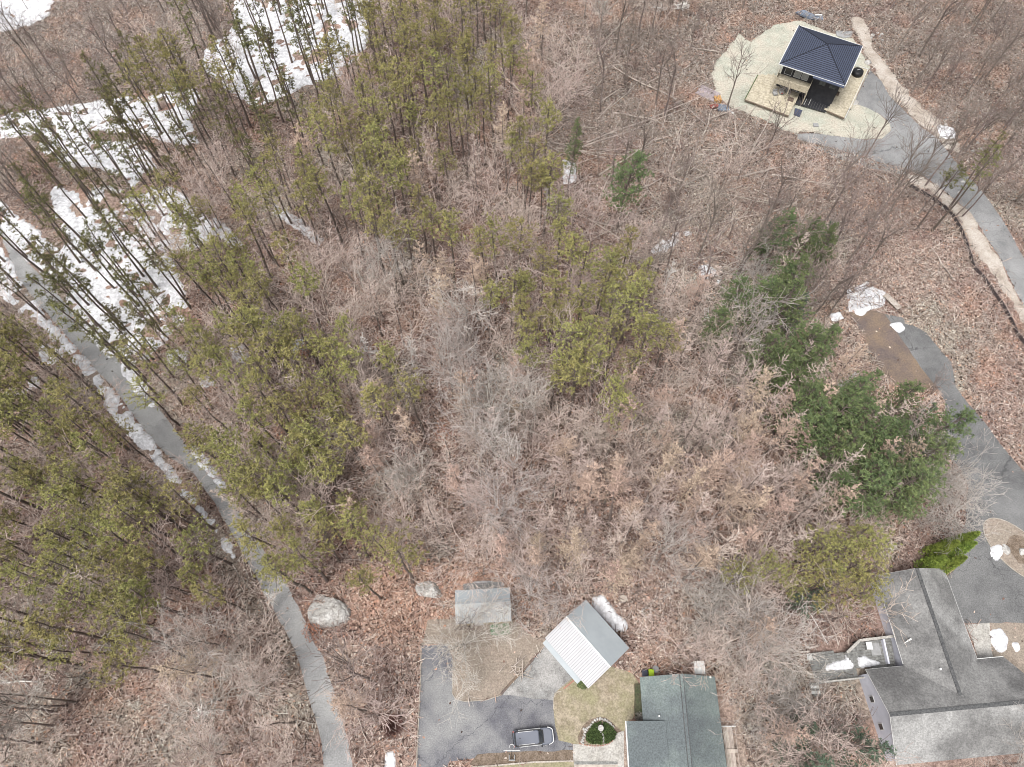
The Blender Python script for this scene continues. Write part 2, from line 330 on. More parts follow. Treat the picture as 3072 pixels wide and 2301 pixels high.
M['bedgreen']=mat('dark_green_bed',(.05,.062,.032),(.075,.065,.045),1.5,rough=1,bump=.8,fine=5)
sheet('planting_bed',hedgebed,M['bedgreen'],.10,.05,th=.25)
sheet('walkway',slabp,M['concrete'],.016,0,th=.04)
sheet('lawn',lawn_r,M['lawn2'],.014,.08)
sheet('grass_island',island,M['lawn2'],.014,.03,th=.10)
sheet('island_bed',[Vector((ISC.x+.3+1.5*math.cos(t)*(1+.2*math.sin(3*t)),ISC.y+1.9*math.sin(t),0)) for t in [i*.35 for i in range(18)]],M['mulch'],.122,.1)
sheet('grass_patch',tp(1,2,[(960,735),(1095,725),(1090,790),(1010,815),(965,800)]),M['mossy'],.014,.2)
sheet('rock_ledge',tp(2,0,[(990,205),(1105,205),(1090,245),(1040,250),(1000,235)]),M['slab'],.016,.2,th=.15)
# kerbs
def kerb(name,pts,wd,h,m,z=0.0,**k):
    mb=MB(); 
    for a,b in zip(pts,pts[1:]):
        a=Vector((a[0],a[1],z)); b=Vector((b[0],b[1],z)); d=b-a
        if d.length<.02: continue
        n=Vector((-d.y,d.x,0)).normalized()*wd/2
        mb.prism([a-n+Vector((0,0,h)),b-n+Vector((0,0,h)),b+n+Vector((0,0,h)),a+n+Vector((0,0,h))],h)
    return tag(mb.build(name,m),kind='structure',**k)
kerb('kerb',tp(1,2,[(518,870),(513,1100),(498,1400),(487,1657),(480,1750)]),.12,.11,M['kerb'])
kerb('kerb',tp(1,2,[(724,965),(719,1180),(740,1217),(800,1232),(940,1223),(1030,1193)]),.08,.11,M['kerb'])
kerb('kerb',island+[island[0]],.09,.125,M['kerb'])
kerb('kerb',R7([(470,520),(475,420),(500,375),(540,365)]),.08,.12,M['kerb'])
kerb('kerb',R7([(-255,1035),(-100,1027),(300,992),(655,982)]),.16,.14,M['sand'])
# ---------------------------------------------------------------- snow
def snow(name,polys,x0,x1,y0,y1,st=.35,thr=.5,rough=.55,blur=3,**k):
    V,F,X,Y=gridmesh('s',x0,x1,y0,y1,st,None)
    m=np.zeros(X.shape)
    for p in polys: m=np.maximum(m,inpoly(X,Y,p).astype(float))
    for _ in range(blur):
        m=(m+np.roll(m,1,0)+np.roll(m,-1,0)+np.roll(m,1,1)+np.roll(m,-1,1))/5
    n=(fbm(X,Y,1.6 if st<.3 else 2.2,71,3)-.5)*rough*1.9+(fbm(X,Y,9,5,2)-.5)*rough*.9
    if k.get('cat'): n=n+(vnoise(X,Y,.7,99)-.5)*(.5 if rough<.55 else 1.1)
    else: n=n+(vnoise(X,Y,.9,321)-.5)*.75-np.clip(vnoise(X,Y,1.6,123)-.60,0,1)*2.6-np.clip(vnoise(X*.8+Y*.6,(Y*.8-X*.6)*3.2,2.6,777)-.60,0,1)*2.0
    z=np.clip((m-thr)*.55+n*.55*np.clip(m*3,0,1)-(m<.03)*.3,-.09,.2)
    z-= .0
    V[:,2]=z.ravel()+.0
    keep=(z.ravel()[F].max(1)>0)
    F=F[keep]; u,inv=np.unique(F.ravel(),return_inverse=True)
    me=npmesh(name,V[u],inv.reshape(-1,4),M['snow'])
    for p in me.polygons: p.use_smooth=True
    o=bpy.data.objects.new(name,me); C.objects.link(o); return tag(o,**k)
SN=[gp(l) for l in [
 [(-60,-40),(165,-20),(150,40),(90,80),(0,95),(-60,110)],
 [(700,-60),(1115,-60),(1110,60),(1090,165),(1024,225),(880,275),(770,325),(700,280),(600,200),(620,150),(700,80)],
 [(35,340),(300,300),(480,285),(560,240),(600,290),(570,360),(600,430),(560,440),(420,400),(250,390),(330,500),(200,490),(130,400),(60,410),(-60,420),(-60,370)],
 [(110,430),(420,420),(470,500),(400,560),(300,500),(180,500)],
 [(150,560),(520,560),(660,690),(600,750),(430,770),(250,770),(170,670)],
 [(190,740),(300,700),(450,700),(530,800),(570,940),(520,1010),(440,1080),(350,1030),(225,890),(170,800)],
 [(-60,560),(60,650),(200,770),(260,860),(300,950),(400,1080),(475,1210),(455,1225),(370,1130),(270,1000),(150,855),(88,785),(28,710),(-60,550)],
 [(-60,800),(0,740),(28,775),(46,832),(111,912),(171,980),(231,1050),(296,1124),(343,1170),(398,1249),(444,1309),(491,1378),(546,1443),(620,1536),(648,1571),(694,1640),(730,1712),(715,1715),(680,1660),(630,1585),(585,1534),(532,1462),(490,1415),(430,1350),(384,1300),(324,1230),(287,1160),(240,1100),(185,1045),(130,985),(46,925),(-60,850)],
 [(-40,1205),(30,1160),(70,1150),(110,1130),(115,1165),(40,1190),(-40,1235)],
 [(110,1030),(190,1050),(180,1110),(120,1090)]]]
SNX=list(SN)
snow('snow_cover',SN,-125,-26,20,140,.25,.37,1.15,3,kind='stuff')
def heap(l,label,rough=.3,thr=.4,fld=0,**k):
    if not fld and rough<.6: SNX.append(l)
    xs=[p[0] for p in l]; ys=[p[1] for p in l]
    return snow('snow_patch',[l],min(xs)-1,max(xs)+1,min(ys)-1,max(ys)+1,(.16 if not fld else .2),thr,rough,2,label=label,cat='snow patch',**k)
heap(tp(1,2,[(1625,560),(1700,550),(1740,610),(1790,670),(1830,700),(1850,740),(1840,775),(1780,775),(1700,690),(1640,630)]),'large white snow bank along the north east side of the white roofed garage',.45,.22)
heap(tp(1,2,[(800,490),(880,452),(960,456),(1045,465),(1045,505),(960,495),(830,495)]),'thin grey snow heap behind the small white roofed shed',.35,.3)
heap(tp(1,2,[(290,1570),(342,1557),(342,1700),(282,1700)]),'narrow snow patch between the lane and the parking area at the lower edge',.4,.25)
heap(tp(2,2,[(1998,780),(2060,768),(2112,840),(2095,885),(2050,918),(2008,870)]),'larger snow patch on the lawn beside the concrete walkway',.55,.22)
heap(tp(2,2,[(2128,848),(2170,846),(2184,890),(2160,914)]),'smaller round snow patch on the lawn right of the larger one',.5,.2)
heap(gp([(1952,755),(1990,710),(2048,685),(2080,700),(2010,745),(1975,768)]),'ragged snow patch among the fallen logs in the middle of the wood',.9,.42)
heap(gp([(2090,800),(2130,790),(2170,840),(2150,855),(2100,830)]),'small snow patch left of the dark pines near the brown dirt drive',.8,.4)
heap(gp([(2540,870),(2600,845),(2660,880),(2650,915),(2600,935),(2585,945),(2545,935)]),'streaky snow crescent at the top end of the brown dirt drive',1.0,.45)
heap(gp([(2672,975),(2700,968),(2712,985),(2696,996)]),'oval snow patch on the edge of the brown dirt drive',.3,.12)
heap(gp([(2490,945),(2520,935),(2530,955),(2500,962)]),'little snow patch left of the brown dirt drive',.4,.15)
heap(gp([(2812,375),(2862,385),(2868,412),(2840,418),(2820,405)]),'dirty snow heap beside the sand verge of the upper driveway',.4,.2)
for l,t in(([(640,650),(690,690),(730,735),(700,745),(650,700)],'below the snowfield in the pines'),([(820,610),(900,660),(970,720),(955,735),(880,680),(815,640)],'strung along a log in the pine wood'),([(500,1050),(565,1055),(560,1100),(505,1095)],'in the pines right of the lane'),([(690,1030),(735,1040),(745,1090),(700,1100)],'in a gap of the olive pines'),([(870,1020),(925,1015),(920,1050),(880,1060)],'beside the rust coloured sapling'),([(600,1130),(640,1120),(650,1150),(610,1165)],'deep between the olive pine crowns'),([(1690,480),(1725,490),(1728,545),(1690,550)],'at the foot of the narrow dark spruce'),([(560,1330),(600,1345),(680,1460),(665,1465),(600,1390)],'as a thin strip on the right edge of the lane')):
    heap(gp(l),'broken snow patch '+t,.6,.2,fld=1)
ISN=[T(2,2,*p) for p in((2008,232),(2060,228),(2066,268),(2035,308),(2008,292))]
h=heap(ISN,'bright snow patch on the grass island in the driveway loop',.45,.15); h.location.z=.09
# ---------------------------------------------------------------- understory twigs (uncountable)
def twigs(name,n,region,zmax,lr,wr,cols,mask,kindlab,slope=.5,lim=None,soft=None):
    x0,x1,y0,y1=region
    X=NR.uniform(x0,x1,n); Y=NR.uniform(y0,y1,n)
    px=np.array(P(X,Y)[0]); py=np.array(P(X,Y)[1]); ok=(px>-60)&(px<3130)&(py>-80)&(py<2380)
    ok&=~blocked(X,Y,mask)
    if lim is not None: ok&=lim(X,Y)
    if soft: ok&=~(blocked(X,Y,soft)&(NR.random(len(X))>.007))
    X=X[ok];Y=Y[ok];n=len(X)
    a=NR.uniform(0,2*math.pi,n); L=NR.uniform(*lr,n); W=NR.uniform(*wr,n); sl=NR.uniform(-slope,slope,n)
    Z=NR.uniform(.03,1,n)**2*zmax
    dx=np.cos(a)*L/2;dy=np.sin(a)*L/2;dz=sl*L/2; Z=np.maximum(Z,np.abs(dz)+.03)
    nx=-np.sin(a)*W/2;ny=np.cos(a)*W/2; b=NR.uniform(-.3,.3,(2,n))*L/2*.5
    V=np.stack([np.stack([X-dx-nx,Y-dy-ny,Z-dz],1),np.stack([X-dx+nx,Y-dy+ny,Z-dz],1),
                np.stack([X+nx-ny*0+b[0]*-np.sin(a),Y+ny+b[0]*np.cos(a),Z],1),np.stack([X-nx+b[0]*-np.sin(a),Y-ny+b[0]*np.cos(a),Z],1),
                np.stack([X+dx,Y+dy,Z+dz],1)],1)
    i=np.arange(n)*5
    F=np.concatenate([np.stack([i,i+3,i+2],1),np.stack([i,i+2,i+1],1),np.stack([i+3,i+4,i+2],1)])
    cc=.80*np.array(cols)[NR.integers(0,len(cols),n)]*NR.uniform(.7,1.15,(n,1)); 
    t=tint(X,Y)/np.array([.36,.28,.245]); cc=cc*(t*.6+.4)
    me=npmesh(name,V.reshape(-1,3),F,M['brush'],np.repeat(cc,5,0))
    o=bpy.data.objects.new(name,me); C.objects.link(o); return tag(o,kind='stuff',cat=None)
TW=[(.58,.49,.43),(.50,.40,.35),(.72,.64,.57),(.30,.22,.19),(.15,.105,.09),(.44,.38,.34),(.60,.46,.38),(.12,.09,.08)]
twigs('understory_brush',330000,(-115,115,-8,150),1.1,(.5,1.7),(.035,.08),TW,excl,'',.6,soft=SNX)
lt=twigs('fallen_leaves',330000,(-115,115,-8,150),.12,(.12,.38),(.12,.28),[(.64,.51,.43),(.52,.38,.32),(.74,.65,.56),(.26,.17,.14),(.13,.085,.07),(.60,.36,.26),(.09,.065,.055)],houses+[lawn_g,patio,bedpoly],'',.3,soft=SNX+excl)
# ---------------------------------------------------------------- trees
def blades(mb,c,n,L,W,r,up=.3):
    for _ in range(n):
        d=Vector((r.gauss(0,1),r.gauss(0,1),r.gauss(up,.8))).normalized()
        a=d.orthogonal().normalized(); q=d.cross(a); t=r.uniform(0,6.28); s=(a*math.cos(t)+q*math.sin(t))*W
        l=L*r.uniform(.6,1.15)
        b=len(mb.v); mb.v+=[tuple(c-s*.5),tuple(c+s*.5),tuple(c+d*l+s*.25)]; mb.f.append((b,b+1,b+2))
def trunk(mb,H,r0,r1,r,n=6,lean=.02,seg=5):
    pts=[Vector((0,0,-.1))]; 
    for i in range(1,seg+1):
        pts.append(Vector((pts[-1].x+r.gauss(0,lean)*H/seg*2,pts[-1].y+r.gauss(0,lean)*H/seg*2,H*i/seg)))
    for i in range(seg):
        a=r0+(r1-r0)*i/seg; b=r0+(r1-r0)*(i+1)/seg
        mb.tube(pts[i],pts[i+1],a*(1.25 if i==0 else 1),b,n)
    def at(z):
        k=min(seg-1,max(0,int(z/H*seg))); f=z/H*seg-k; return pts[k].lerp(pts[k+1],f)
    return at
def pine(seed,H,cb,rad,nb,tn,bl,mt,W=.10,L=.34,shape='round',bark='bark',drop=0):
    r=random.Random(seed); t=MB(); f=MB(); at=trunk(t,H,.17,.05,r)
    for i in range(nb):
        u=(i+r.random())/nb; z=cb+(H-cb)*u
        if shape=='round': k=math.sin(math.pi*min(1,.22+u*.78))**.7*(1 if u<.85 else .75)
        else: k=(1-u)**.75*1.0+.08
        k*=r.uniform(.55,1.1); a=r.uniform(0,6.283)
        d=Vector((math.cos(a),math.sin(a),0)); b0=at(z); ln=rad*k; rise=(.18+.55*u-drop)*ln
        b1=b0+d*ln*.55+Vector((0,0,rise*.35)); b2=b0+d*ln+Vector((0,0,rise))
        t.tube(b0,b1,.035,.025); t.tube(b1,b2,.025,.01)
        m=max(2,int(tn*k)+1)
        for j in range(m):
            q=.35+.65*(j+r.random())/m; p=b0.lerp(b2,q)+Vector((0,0,-.06)); side=d.cross(Vector((0,0,1)))*r.gauss(0,.24)*ln*q
            p=p+side+Vector((0,0,r.gauss(.05,.12))); blades(f,p,bl,L,W,r)
    for _ in range(6): blades(f,at(H-.1)+Vector((r.gauss(0,.3),r.gauss(0,.3),r.gauss(-.1,.3))),bl,L,W,r)
    # dead stubs below the crown
    for i in range(9):
        z=r.uniform(cb*.4,cb); a=r.uniform(0,6.28); b0=at(z); t.tube(b0,b0+Vector((math.cos(a),math.sin(a),r.uniform(-.2,.3)))*r.uniform(.5,1.3),.025,.008)
    return t.mesh('trunk',M[bark]),f.mesh('crown',M[mt])
def bare(seed,H,fork,spread,levels,mt,r0=.16,nmain=5,kids=4,curve=.5,thin=.02,tuft=0,ntr=1):
    r=random.Random(seed); t=MB(); cB=MB()
    def grow(p,d,L,rad,lv):
        seg=3 if lv<2 else 2; q=p; dd=d.copy()
        for s in range(seg):
            dd=(dd+Vector((r.gauss(0,.16),r.gauss(0,.16),curve*.16))).normalized()
            q2=q+dd*L/seg; r1=max(thin,rad*(1-.45*(s+1)/seg)); cB.tube(q,q2,max(thin,rad*(1-.45*s/seg)),r1)
            if lv<levels:
                for k in range(max(1,round(kids/seg+r.uniform(-.4,.4)))):
                    a=r.uniform(0,6.28); o=dd.orthogonal().normalized(); o=(Matrix.Rotation(a,3,dd)@o)
                    nd=(dd*r.uniform(.5,.9)+o*r.uniform(.5,.9)).normalized()
                    grow(q.lerp(q2,r.uniform(.3,1)),nd,L*r.uniform(.42,.68),max(thin,r1*.6),lv+1)
            q=q2
        if tuft and lv>=levels-1:
            blades(cB,q,tuft,.24,.12,r)
    for k in range(ntr):
        tt=MB(); 
        at=trunk(t,fork*1.0,r0,r0*.7,r,6,.02,3); base=at(fork)
    for i in range(nmain):
        a=2*math.pi*i/nmain+r.uniform(-.4,.4); z=r.uniform(.62,1) if i else 1
        d=Vector((math.cos(a)*spread,math.sin(a)*spread,r.uniform(.7,1.2))).normalized()
        if i==0: d=Vector((r.gauss(0,.15),r.gauss(0,.15),1)).normalized()
        grow(at(fork*z),d,(H-fork)*r.uniform(.6,.85),r0*.55,1)
    return t.mesh('trunk',M['darkbark']),cB.mesh('crown',M[mt])
def whorled(seed,H,cb,rad,nb,mt,tuftm=None,up=.5,thin=.018,tuft=0):
    r=random.Random(seed); t=MB(); f=MB(); at=trunk(t,H,.13,.03,r)
    for i in range(nb):
        u=(i+r.random())/nb; z=cb+(H-cb)*u; k=(1-u*.75)*r.uniform(.5,1.1); a=r.uniform(0,6.28); d=Vector((math.cos(a),math.sin(a),0)); ln=rad*k
        p=at(z); 
        for s in range(3):
            p2=p+d*ln/3+Vector((0,0,ln/3*up*(s*.6)+r.gauss(0,.05))); f.tube(p,p2,max(thin,.04-.01*s),max(thin,.03-.01*s))
            for j in range(3):
                o=(d*r.uniform(.3,1)+d.cross(Vector((0,0,1)))*r.uniform(-1,1)+Vector((0,0,r.uniform(.1,.9)))).normalized(); q=p.lerp(p2,r.random()); e=q+o*ln*r.uniform(.18,.38)
                f.tube(q,e,thin,thin*.7)
                if tuft: blades(f,e,tuft,.24,.13,r)
            p=p2
    return t.mesh('trunk',M['darkbark' if mt!='whitebark' else mt]),f.mesh('crown',M[tuftm or mt])
K={}
K['P']=[pine(100+i,R.uniform(15,17.5),R.uniform(9.5,11.5),R.uniform(2.1,2.9),40,6,9,'needle',L=.32,W=.11) for i in range(7)]
K['S']=[pine(200+i,R.uniform(15,18.5),R.uniform(8.5,11),R.uniform(1.4,2.0),28,5,8,'needle2',W=.11,L=.36) for i in range(6)]
K['D']=[pine(300+i,R.uniform(14.5,17.5),R.uniform(4,6.5),R.uniform(2.8,3.5),100,10,9,'needle3',shape='round' if i%2 else 'cone',L=.34,W=.10) for i in range(4)]
K['E']=[pine(340+i,R.uniform(10,13),R.uniform(1.5,2.5),R.uniform(2.2,2.8),80,6,8,'needle4',shape='cone',L=.32,W=.09) for i in range(3)]
K['G']=[bare(400+i,R.uniform(14,17),R.uniform(6,8),.5,4,'greybark',r0=.13,kids=4.5,curve=.75,thin=.019) for i in range(6)]
K['L']=[bare(450+i,R.uniform(9,11),R.uniform(2,3.2),1.0,4,'greybark',r0=.11,kids=5,nmain=8,curve=.35,thin=.016) for i in range(4)]
K['K']=[whorled(500+i,R.uniform(13,16),R.uniform(5,8),R.uniform(2.0,2.8),36,'pinkbark',thin=.021,tuft=2 if i%2 else 0,tuftm='tuft' if i%2 else None,up=.9) for i in range(8)]
K['k']=[bare(550+i,R.uniform(10,14),R.uniform(3,5),.6,4,'pinkbark',r0=.09,kids=4,nmain=4,curve=.8,thin=.018) for i in range(6)]
K['T']=[bare(600+i,R.uniform(15,18),R.uniform(7,10),.42,3,'darkbark',r0=.14,kids=5,nmain=4,curve=.8,thin=.022) for i in range(5)]
K['t']=[bare(650+i,R.uniform(6,10),R.uniform(2,4),.4,3,'darkbark',r0=.06,kids=4,nmain=3,curve=.8,thin=.018) for i in range(5)]
K['W']=[whorled(700+i,R.uniform(12,14),R.uniform(4,7),R.uniform(2.2,2.8),30,'whitebark',up=.6,thin=.03) for i in range(3)]
NM={'P':'olive_pine','S':'sparse_pine','D':'white_pine','E':'spruce_tree','G':'grey_leafless_tree','L':'spreading_leafless_tree','K':'dry_tan_tree','k':'leafless_maple','T':'tall_leafless_tree','t':'leafless_sapling','W':'bleached_dead_tree'}
DS={'P':'yellow green pine','S':'sparse dark pine','D':'broad deep green pine','E':'blue green spruce','G':'tall grey leafless tree','L':'spreading grey leafless tree','K':'dry pinkish tan tree','k':'slender pinkish leafless tree','T':'tall dark leafless tree','t':'thin brown leafless sapling','W':'bleached dead tree'}
HC={'P':15,'S':15,'D':13,'E':7,'G':12,'L':6,'K':11,'k':9,'T':13,'t':6,'W':10}
LM=[('the huge lane boulder',985,1840),('the long boulder',1295,1772),('the white roofed shed',1450,1810),('the angled garage',1760,1930),('the snow strip tip',715,1700),
('the middle snow strip',450,1350),('the rust coloured sapling',1130,1060),('the long fallen log',1200,1125),('the narrow dark spruce',1710,430),('the lone bright green pine',1905,520),
('the mid wood snow patch',2010,720),('the small right hand snow patch',2130,820),('the dark pine clump',2350,760),('the brown dirt drive',2700,1050),('the snow crescent',2590,890),
('the slate roofed house',2460,160),('the upper driveway bend',2850,480),('the silt fence',2960,800),('the large grey roof',2800,1950),('the grey deck',2540,2000),('the green grey roof',2030,2150),
('the arborvitae clump',2810,1640),('the driveway island',3034,1645),('the top snowfield',900,130),('the middle snowfield',400,350),('the snowfield by the lane',370,860),('the upper lane end',60,800),
('the left edge snow patch',60,1170),('the brush pile',1300,1665),('the reddish brown shrub',1175,2190),('the dark crossing log',1290,1390),('the twin stemmed grey tree',1540,1455),('the lower left dark log',300,2045),
('the lower left corner',0,2301),('the upper right corner',3072,0),('the upper left corner',0,0),('the top edge centre',1300,0),('the left edge centre',0,1560),('the white branch heap',2045,20),('the pole stack',2230,1090),('the lane snag',833,1784),('the lime green bin',1955,2020)]
ORD='nearest,second nearest,third nearest,fourth nearest,fifth nearest,sixth nearest,seventh nearest,eighth nearest,ninth nearest,tenth nearest'.split(',')
def mark(px,py):
    n,x,y=min(LM,key=lambda q:(q[1]-px)**2+(q[2]-py)**2); dx,dy=px-x,py-y
    d=('left of' if dx<0 else 'right of') if abs(dx)>abs(dy) else ('above' if dy<0 else 'below')
    return n,d,math.hypot(dx,dy)
cnt={}; rest={}; auto=[]
def put(k,x,y,sc=1.0,label=None,cat='tree',tilt=.03,name=None,group=None,var=None):
    px,py=P(x,y); i=R.randrange(len(K[k])) if var is None else var
    tm,cm=K[k][i]
    if cnt.get(k,0)>=300 and not label:
        rest.setdefault(k,[]).append((x,y,R.uniform(0,6.28),sc,i)); return
    cnt[k]=cnt.get(k,0)+1
    e=empty(name or NM[k],(x,y,0),0,label or DS[k],cat,group)
    if not label: auto.append((k,e,P(x,y,HC[k]*sc)))
    e.rotation_euler=(R.gauss(0,tilt),R.gauss(0,tilt),R.uniform(0,6.28)); e.scale=(sc*R.uniform(.92,1.08),)*2+(sc,)
    for n,me in(('trunk',tm),('crown',cm)):
        o=bpy.data.objects.new(n,me); o.parent=e; C.objects.link(o)
    return e
GRID="""
ttTTTSTSSSSPPPPPkkGttttt....TTTT
TTTSPPPSSSPPPPPPDGGttttt....TTTT
ttTSPPPSSSPPPPPPpGtttt......TTTT
SSSSSSSSSppPPPppppttttt.....TTTT
tSSSSSkkPPPPPmmmPDttttttt...TTTT
TSSSppkppkPPPmkkppkDtttttttt..St
SSSSPPPPkmkPPpkkkPktttttttttt...
SSSSSPPPPkkkGpkPPPPPt.ttDDt.....
SSSSSpPPPPkGkkmmPPPPpkkDDttt....
PSSSSpPPPppkGkGmPPPPkkDDDt...E..
PPSSkmPPPPPpGGGkPPPPPkKGDDt..t..
PpGtPPPPPPPKGGGGkPPPpKKKDDDt.t..
PPPpPPPPPPPppGKGGkkpKKKKKDDDD...
PPPP.PPPPPpKKKkkkKKKKKKKKDDDD...
PPPPPPPPPPmkkkKkkKKKKKKKKKDDDG..
PPPPPP.PPPPkkKkk.KKKKKKKKKKDD...
PPPPPP.pppmmkkkKKKKKKKKKKKPPD...
PPPPPPpPPP.pp.kkk.KKKKKpppPp....
PPPPPPP.pP......kLkkkLLkkmpp....
PPPPpkkkk.............kkkkkk....
pppmmkkk..t..........ktkLkt.....
kkkmmkLkk.k........t.tkkLt......
kkkkkkkkk.kk.........tttkEt.....
kkkkkkkkk..............tkEE...k.
""".strip().split('\n')
DEN={'P':[('P',1.7),('k',.6),('K',.12)],'p':[('P',.8),('k',.6),('K',.2)],'m':[('P',.6),('K',.5),('k',.5)],'S':[('S',2.2),('t',.15)],'D':[('D',.9),('K',.75),('E',.2),('L',.15)],'E':[('E',.9),('k',.3)],
 'G':[('G',.5),('k',.6),('K',.4)],'L':[('L',.8),('k',.5)],'K':[('K',1.35),('k',.6),('t',.3),('G',.05)],'k':[('k',.85),('K',.35),('t',.4),('G',.06)],'T':[('T',1.1),('t',.6)],'t':[('t',.9),('T',.62),('k',.12)],'.':[]}
cells=[]
for r in range(-3,25):
    for c in range(-3,35):
        cells.append((r,c))
R.shuffle(cells)
VIEW=[(1835,440,1990,640),(1655,370,1765,560),(2380,1870,2760,2130),(2640,1720,3100,2320),(1590,1770,1920,2090),(1340,1735,1560,1900),(1830,1980,2200,2320),(870,1715,1075,1910),(2740,1500,2920,1720),(1240,1730,1350,1810),(2130,60,2620,380),(2540,860,2820,1150),(1250,1930,1720,2320),(2200,2000,2240,2320),(2560,1000,2760,1120)]
VP=[[(300,1080),(420,1150),(560,1330),(700,1500),(800,1660),(740,1720),(640,1600),(500,1400),(380,1260)],[(-60,780),(60,860),(160,970),(300,1120),(440,1290),(560,1420),(640,1510),(735,1690),(700,1720),(600,1600),(470,1450),(320,1270),(200,1100),(60,960),(-60,870)],
    [(760,1680),(850,1740),(950,1930),(1060,2300),(950,2320),(880,1980),(790,1790)],[(2760,560),(3100,1000),(3100,1080),(2720,600)]]
def hidden(k,x,y,z):
    a,b=P(x,y,z)
    for q in VIEW:
        e_=0 if k in'Pt' else 45
        if q[0]-e_<a<q[2]+e_ and q[1]-e_<b<q[3]+e_: return True
    return k!='t' and any(inpoly(np.array([a]),np.array([b]),p)[0] for p in VP)
pts=[]; cand=[]
for r,c in cells:
    ch=GRID[min(23,max(0,r))][min(31,max(0,c))]
    for k,d in DEN[ch]:
        if r<0: d*=.8
        if k=='P' and r<6 and c>8: d*=1.35
        if k=='S' and 3<r<11: d*=.8
        n=int(d)+(R.random()<d-int(d))
        for _ in range(n):
            if (c<7 and r>11 and R.random()<.3) or (r>18 and c<9 and k in'kKtG' and R.random()<.45): continue
            if k=='P' and r<6 and R.random()<.0: continue
            for tr in range(6):
                px=(c+R.random())*96; py=(r+R.random())*96
                g=G(px,py,HC[k])
                bx,by=P(g.x,g.y)
                if bx<-40 or bx>3110 or by<-30 or by>2340:
                    if not(-60<px<3130 and -60<py<2360): break
                md=1.35 if k in'PS' else 1.0
                if any((g.x-q[0])**2+(g.y-q[1])**2<md*md for q in pts): continue
                if blocked(np.array([g.x]),np.array([g.y]),noTree)[0] or hidden(k,g.x,g.y,HC[k]): continue
                pts.append((g.x,g.y)); cand.append((k,g.x,g.y)); break
# the ones that show largest (nearest) first, so that any overflow is the far ones
cand.sort(key=lambda q:q[1]**2+q[2]**2)
for k,x,y in cand: put(k,x,y,R.uniform(.85,1.15))
for k,L in rest.items():      # the surplus beyond 300 of a kind: one object
    for part,idx in(('crown',1),('trunk',0)):
        Vs=[];Fs=[];b=0; mats=None
        for x,y,a,sc,i in L:
            me=K[k][i][idx]; n=len(me.vertices); v=np.empty(n*3,np.float32); me.vertices.foreach_get('co',v); v=v.reshape(-1,3)*sc
            ca,sa=math.cos(a),math.sin(a); v=np.stack([v[:,0]*ca-v[:,1]*sa+x,v[:,0]*sa+v[:,1]*ca+y,v[:,2]],1)
            for p in me.polygons: Fs.append(tuple(b+q for q in p.vertices))
            Vs.append(v); b+=n
        me=bpy.data.meshes.new('far_'+NM[k]); me.from_pydata(np.concatenate(Vs).tolist(),[],Fs); me.materials.append(K[k][0][idx].materials[0])
        o=bpy.data.objects.new('far_%ss'%NM[k] if idx else 'far_%s_trunks'%NM[k],me); C.objects.link(o); tag(o,kind='stuff')
print('trees',cnt,{k:len(v) for k,v in rest.items()})
for k,px,py,sc in(('D',2500,1010,1),('D',2600,1150,1),('D',2740,1180,.95),('D',2830,1270,1),('D',2790,1350,1),('D',2650,1300,1.05),('D',2720,1420,.95),('D',2560,1330,1),('D',2420,1180,1),('D',2470,1290,1),
 ('D',2360,1080,.9),('D',2620,1430,.95),('D',2540,1230,1),('P',2640,1560,1),('P',2590,1650,1),('P',2520,1590,1),('P',2470,1650,.9),('E',2440,1800,1),('P',370,150,1.1),('P',430,120,1.1),('P',480,180,1.1),('P',530,240,1.1),('P',420,220,1.1),('P',560,160,1.1),('P',610,230,1.1),('P',500,100,1.1),('P',600,120,1.1),('P',650,190,1.1),('P',690,300,1),('P',580,300,1),('P',390,90,1.1),('S',300,230,1.1),('P',720,60,1.1),('P',700,130,1.0),('K',2440,1120,1.1),('K',2560,1090,1.1),('K',2480,1220,1.15),('K',2600,1240,1.1),('K',2380,1260,1.1),('K',2520,1400,1.1),('K',2680,1220,1.05),('K',2420,1380,1.1),('K',2330,1180,1.1),('K',2640,1360,1.1)):
    g=G(px,py,HC[k]+(1.5 if k=='K' else 0)); put(k,g.x,g.y,sc)
for k,e,(a,b) in auto: e['_m']=0
byk={}
for k,e,(a,b) in auto:
    del e['_m']; n,d,q=mark(a,b); byk.setdefault((k,n,d),[]).append((q,e))
for (k,n,d),L in byk.items():
    L.sort(key=lambda q:q[0])
    for i,(q,e) in enumerate(L):
        w_={'above':'above it','below':'below it','left of':'on its left','right of':'on its right'}[d]
        if i<10: e['label']='%s %s to %s, %s'%(DS[k],ORD[i],n,w_)
        else: e['label']='%s %s %s, beyond ten nearer ones'%(DS[k],d,n)
        e['group']='%ss %s %s'%(DS[k],d,n)
def sp(k,px,py,sc,label,**kw):
    g=G(px,py); return put(k,g.x,g.y,sc,label,**kw)
sp('D',1702,575,.92,'narrow dark green spruce alone in the wood above the middle',name='spruce_tree',var=0).scale=(.62,.62,.95)
sp('D',1850,690,1.0,'full bright green white pine alone beside the fallen logs',var=1).scale=(1.15,1.15,1.0)
sp('D',2370,800,.75,'deep green pine right of the small snow patch in the wood')
sp('D',2290,960,.9,'tall green pine with two bare trunks beside it near the dirt drive')
sp('S',2850,620,.9,'dark sparse pine standing over the bend of the upper driveway')
sp('W',833,1815,.45,'small bleached white tree skeleton at the edge of the lane')
sp('L',1395,1940,.95,'large spreading grey tree on the lawn left of the parking area corner')
sp('t',1410,1885,1.0,'thin leafless tree rising in front of the white roofed shed')
sp('L',1590,1800,1.0,'broad grey leafless tree right of the white roofed shed')
sp('k',1650,1880,.7,'grey leafless tree between the shed and the garage')
sp('T',2685,555,1.0,'tall forked leafless tree in front of the upper driveway')
sp('T',2480,600,1.0,'tall dark leafless tree below the pale straw mat')
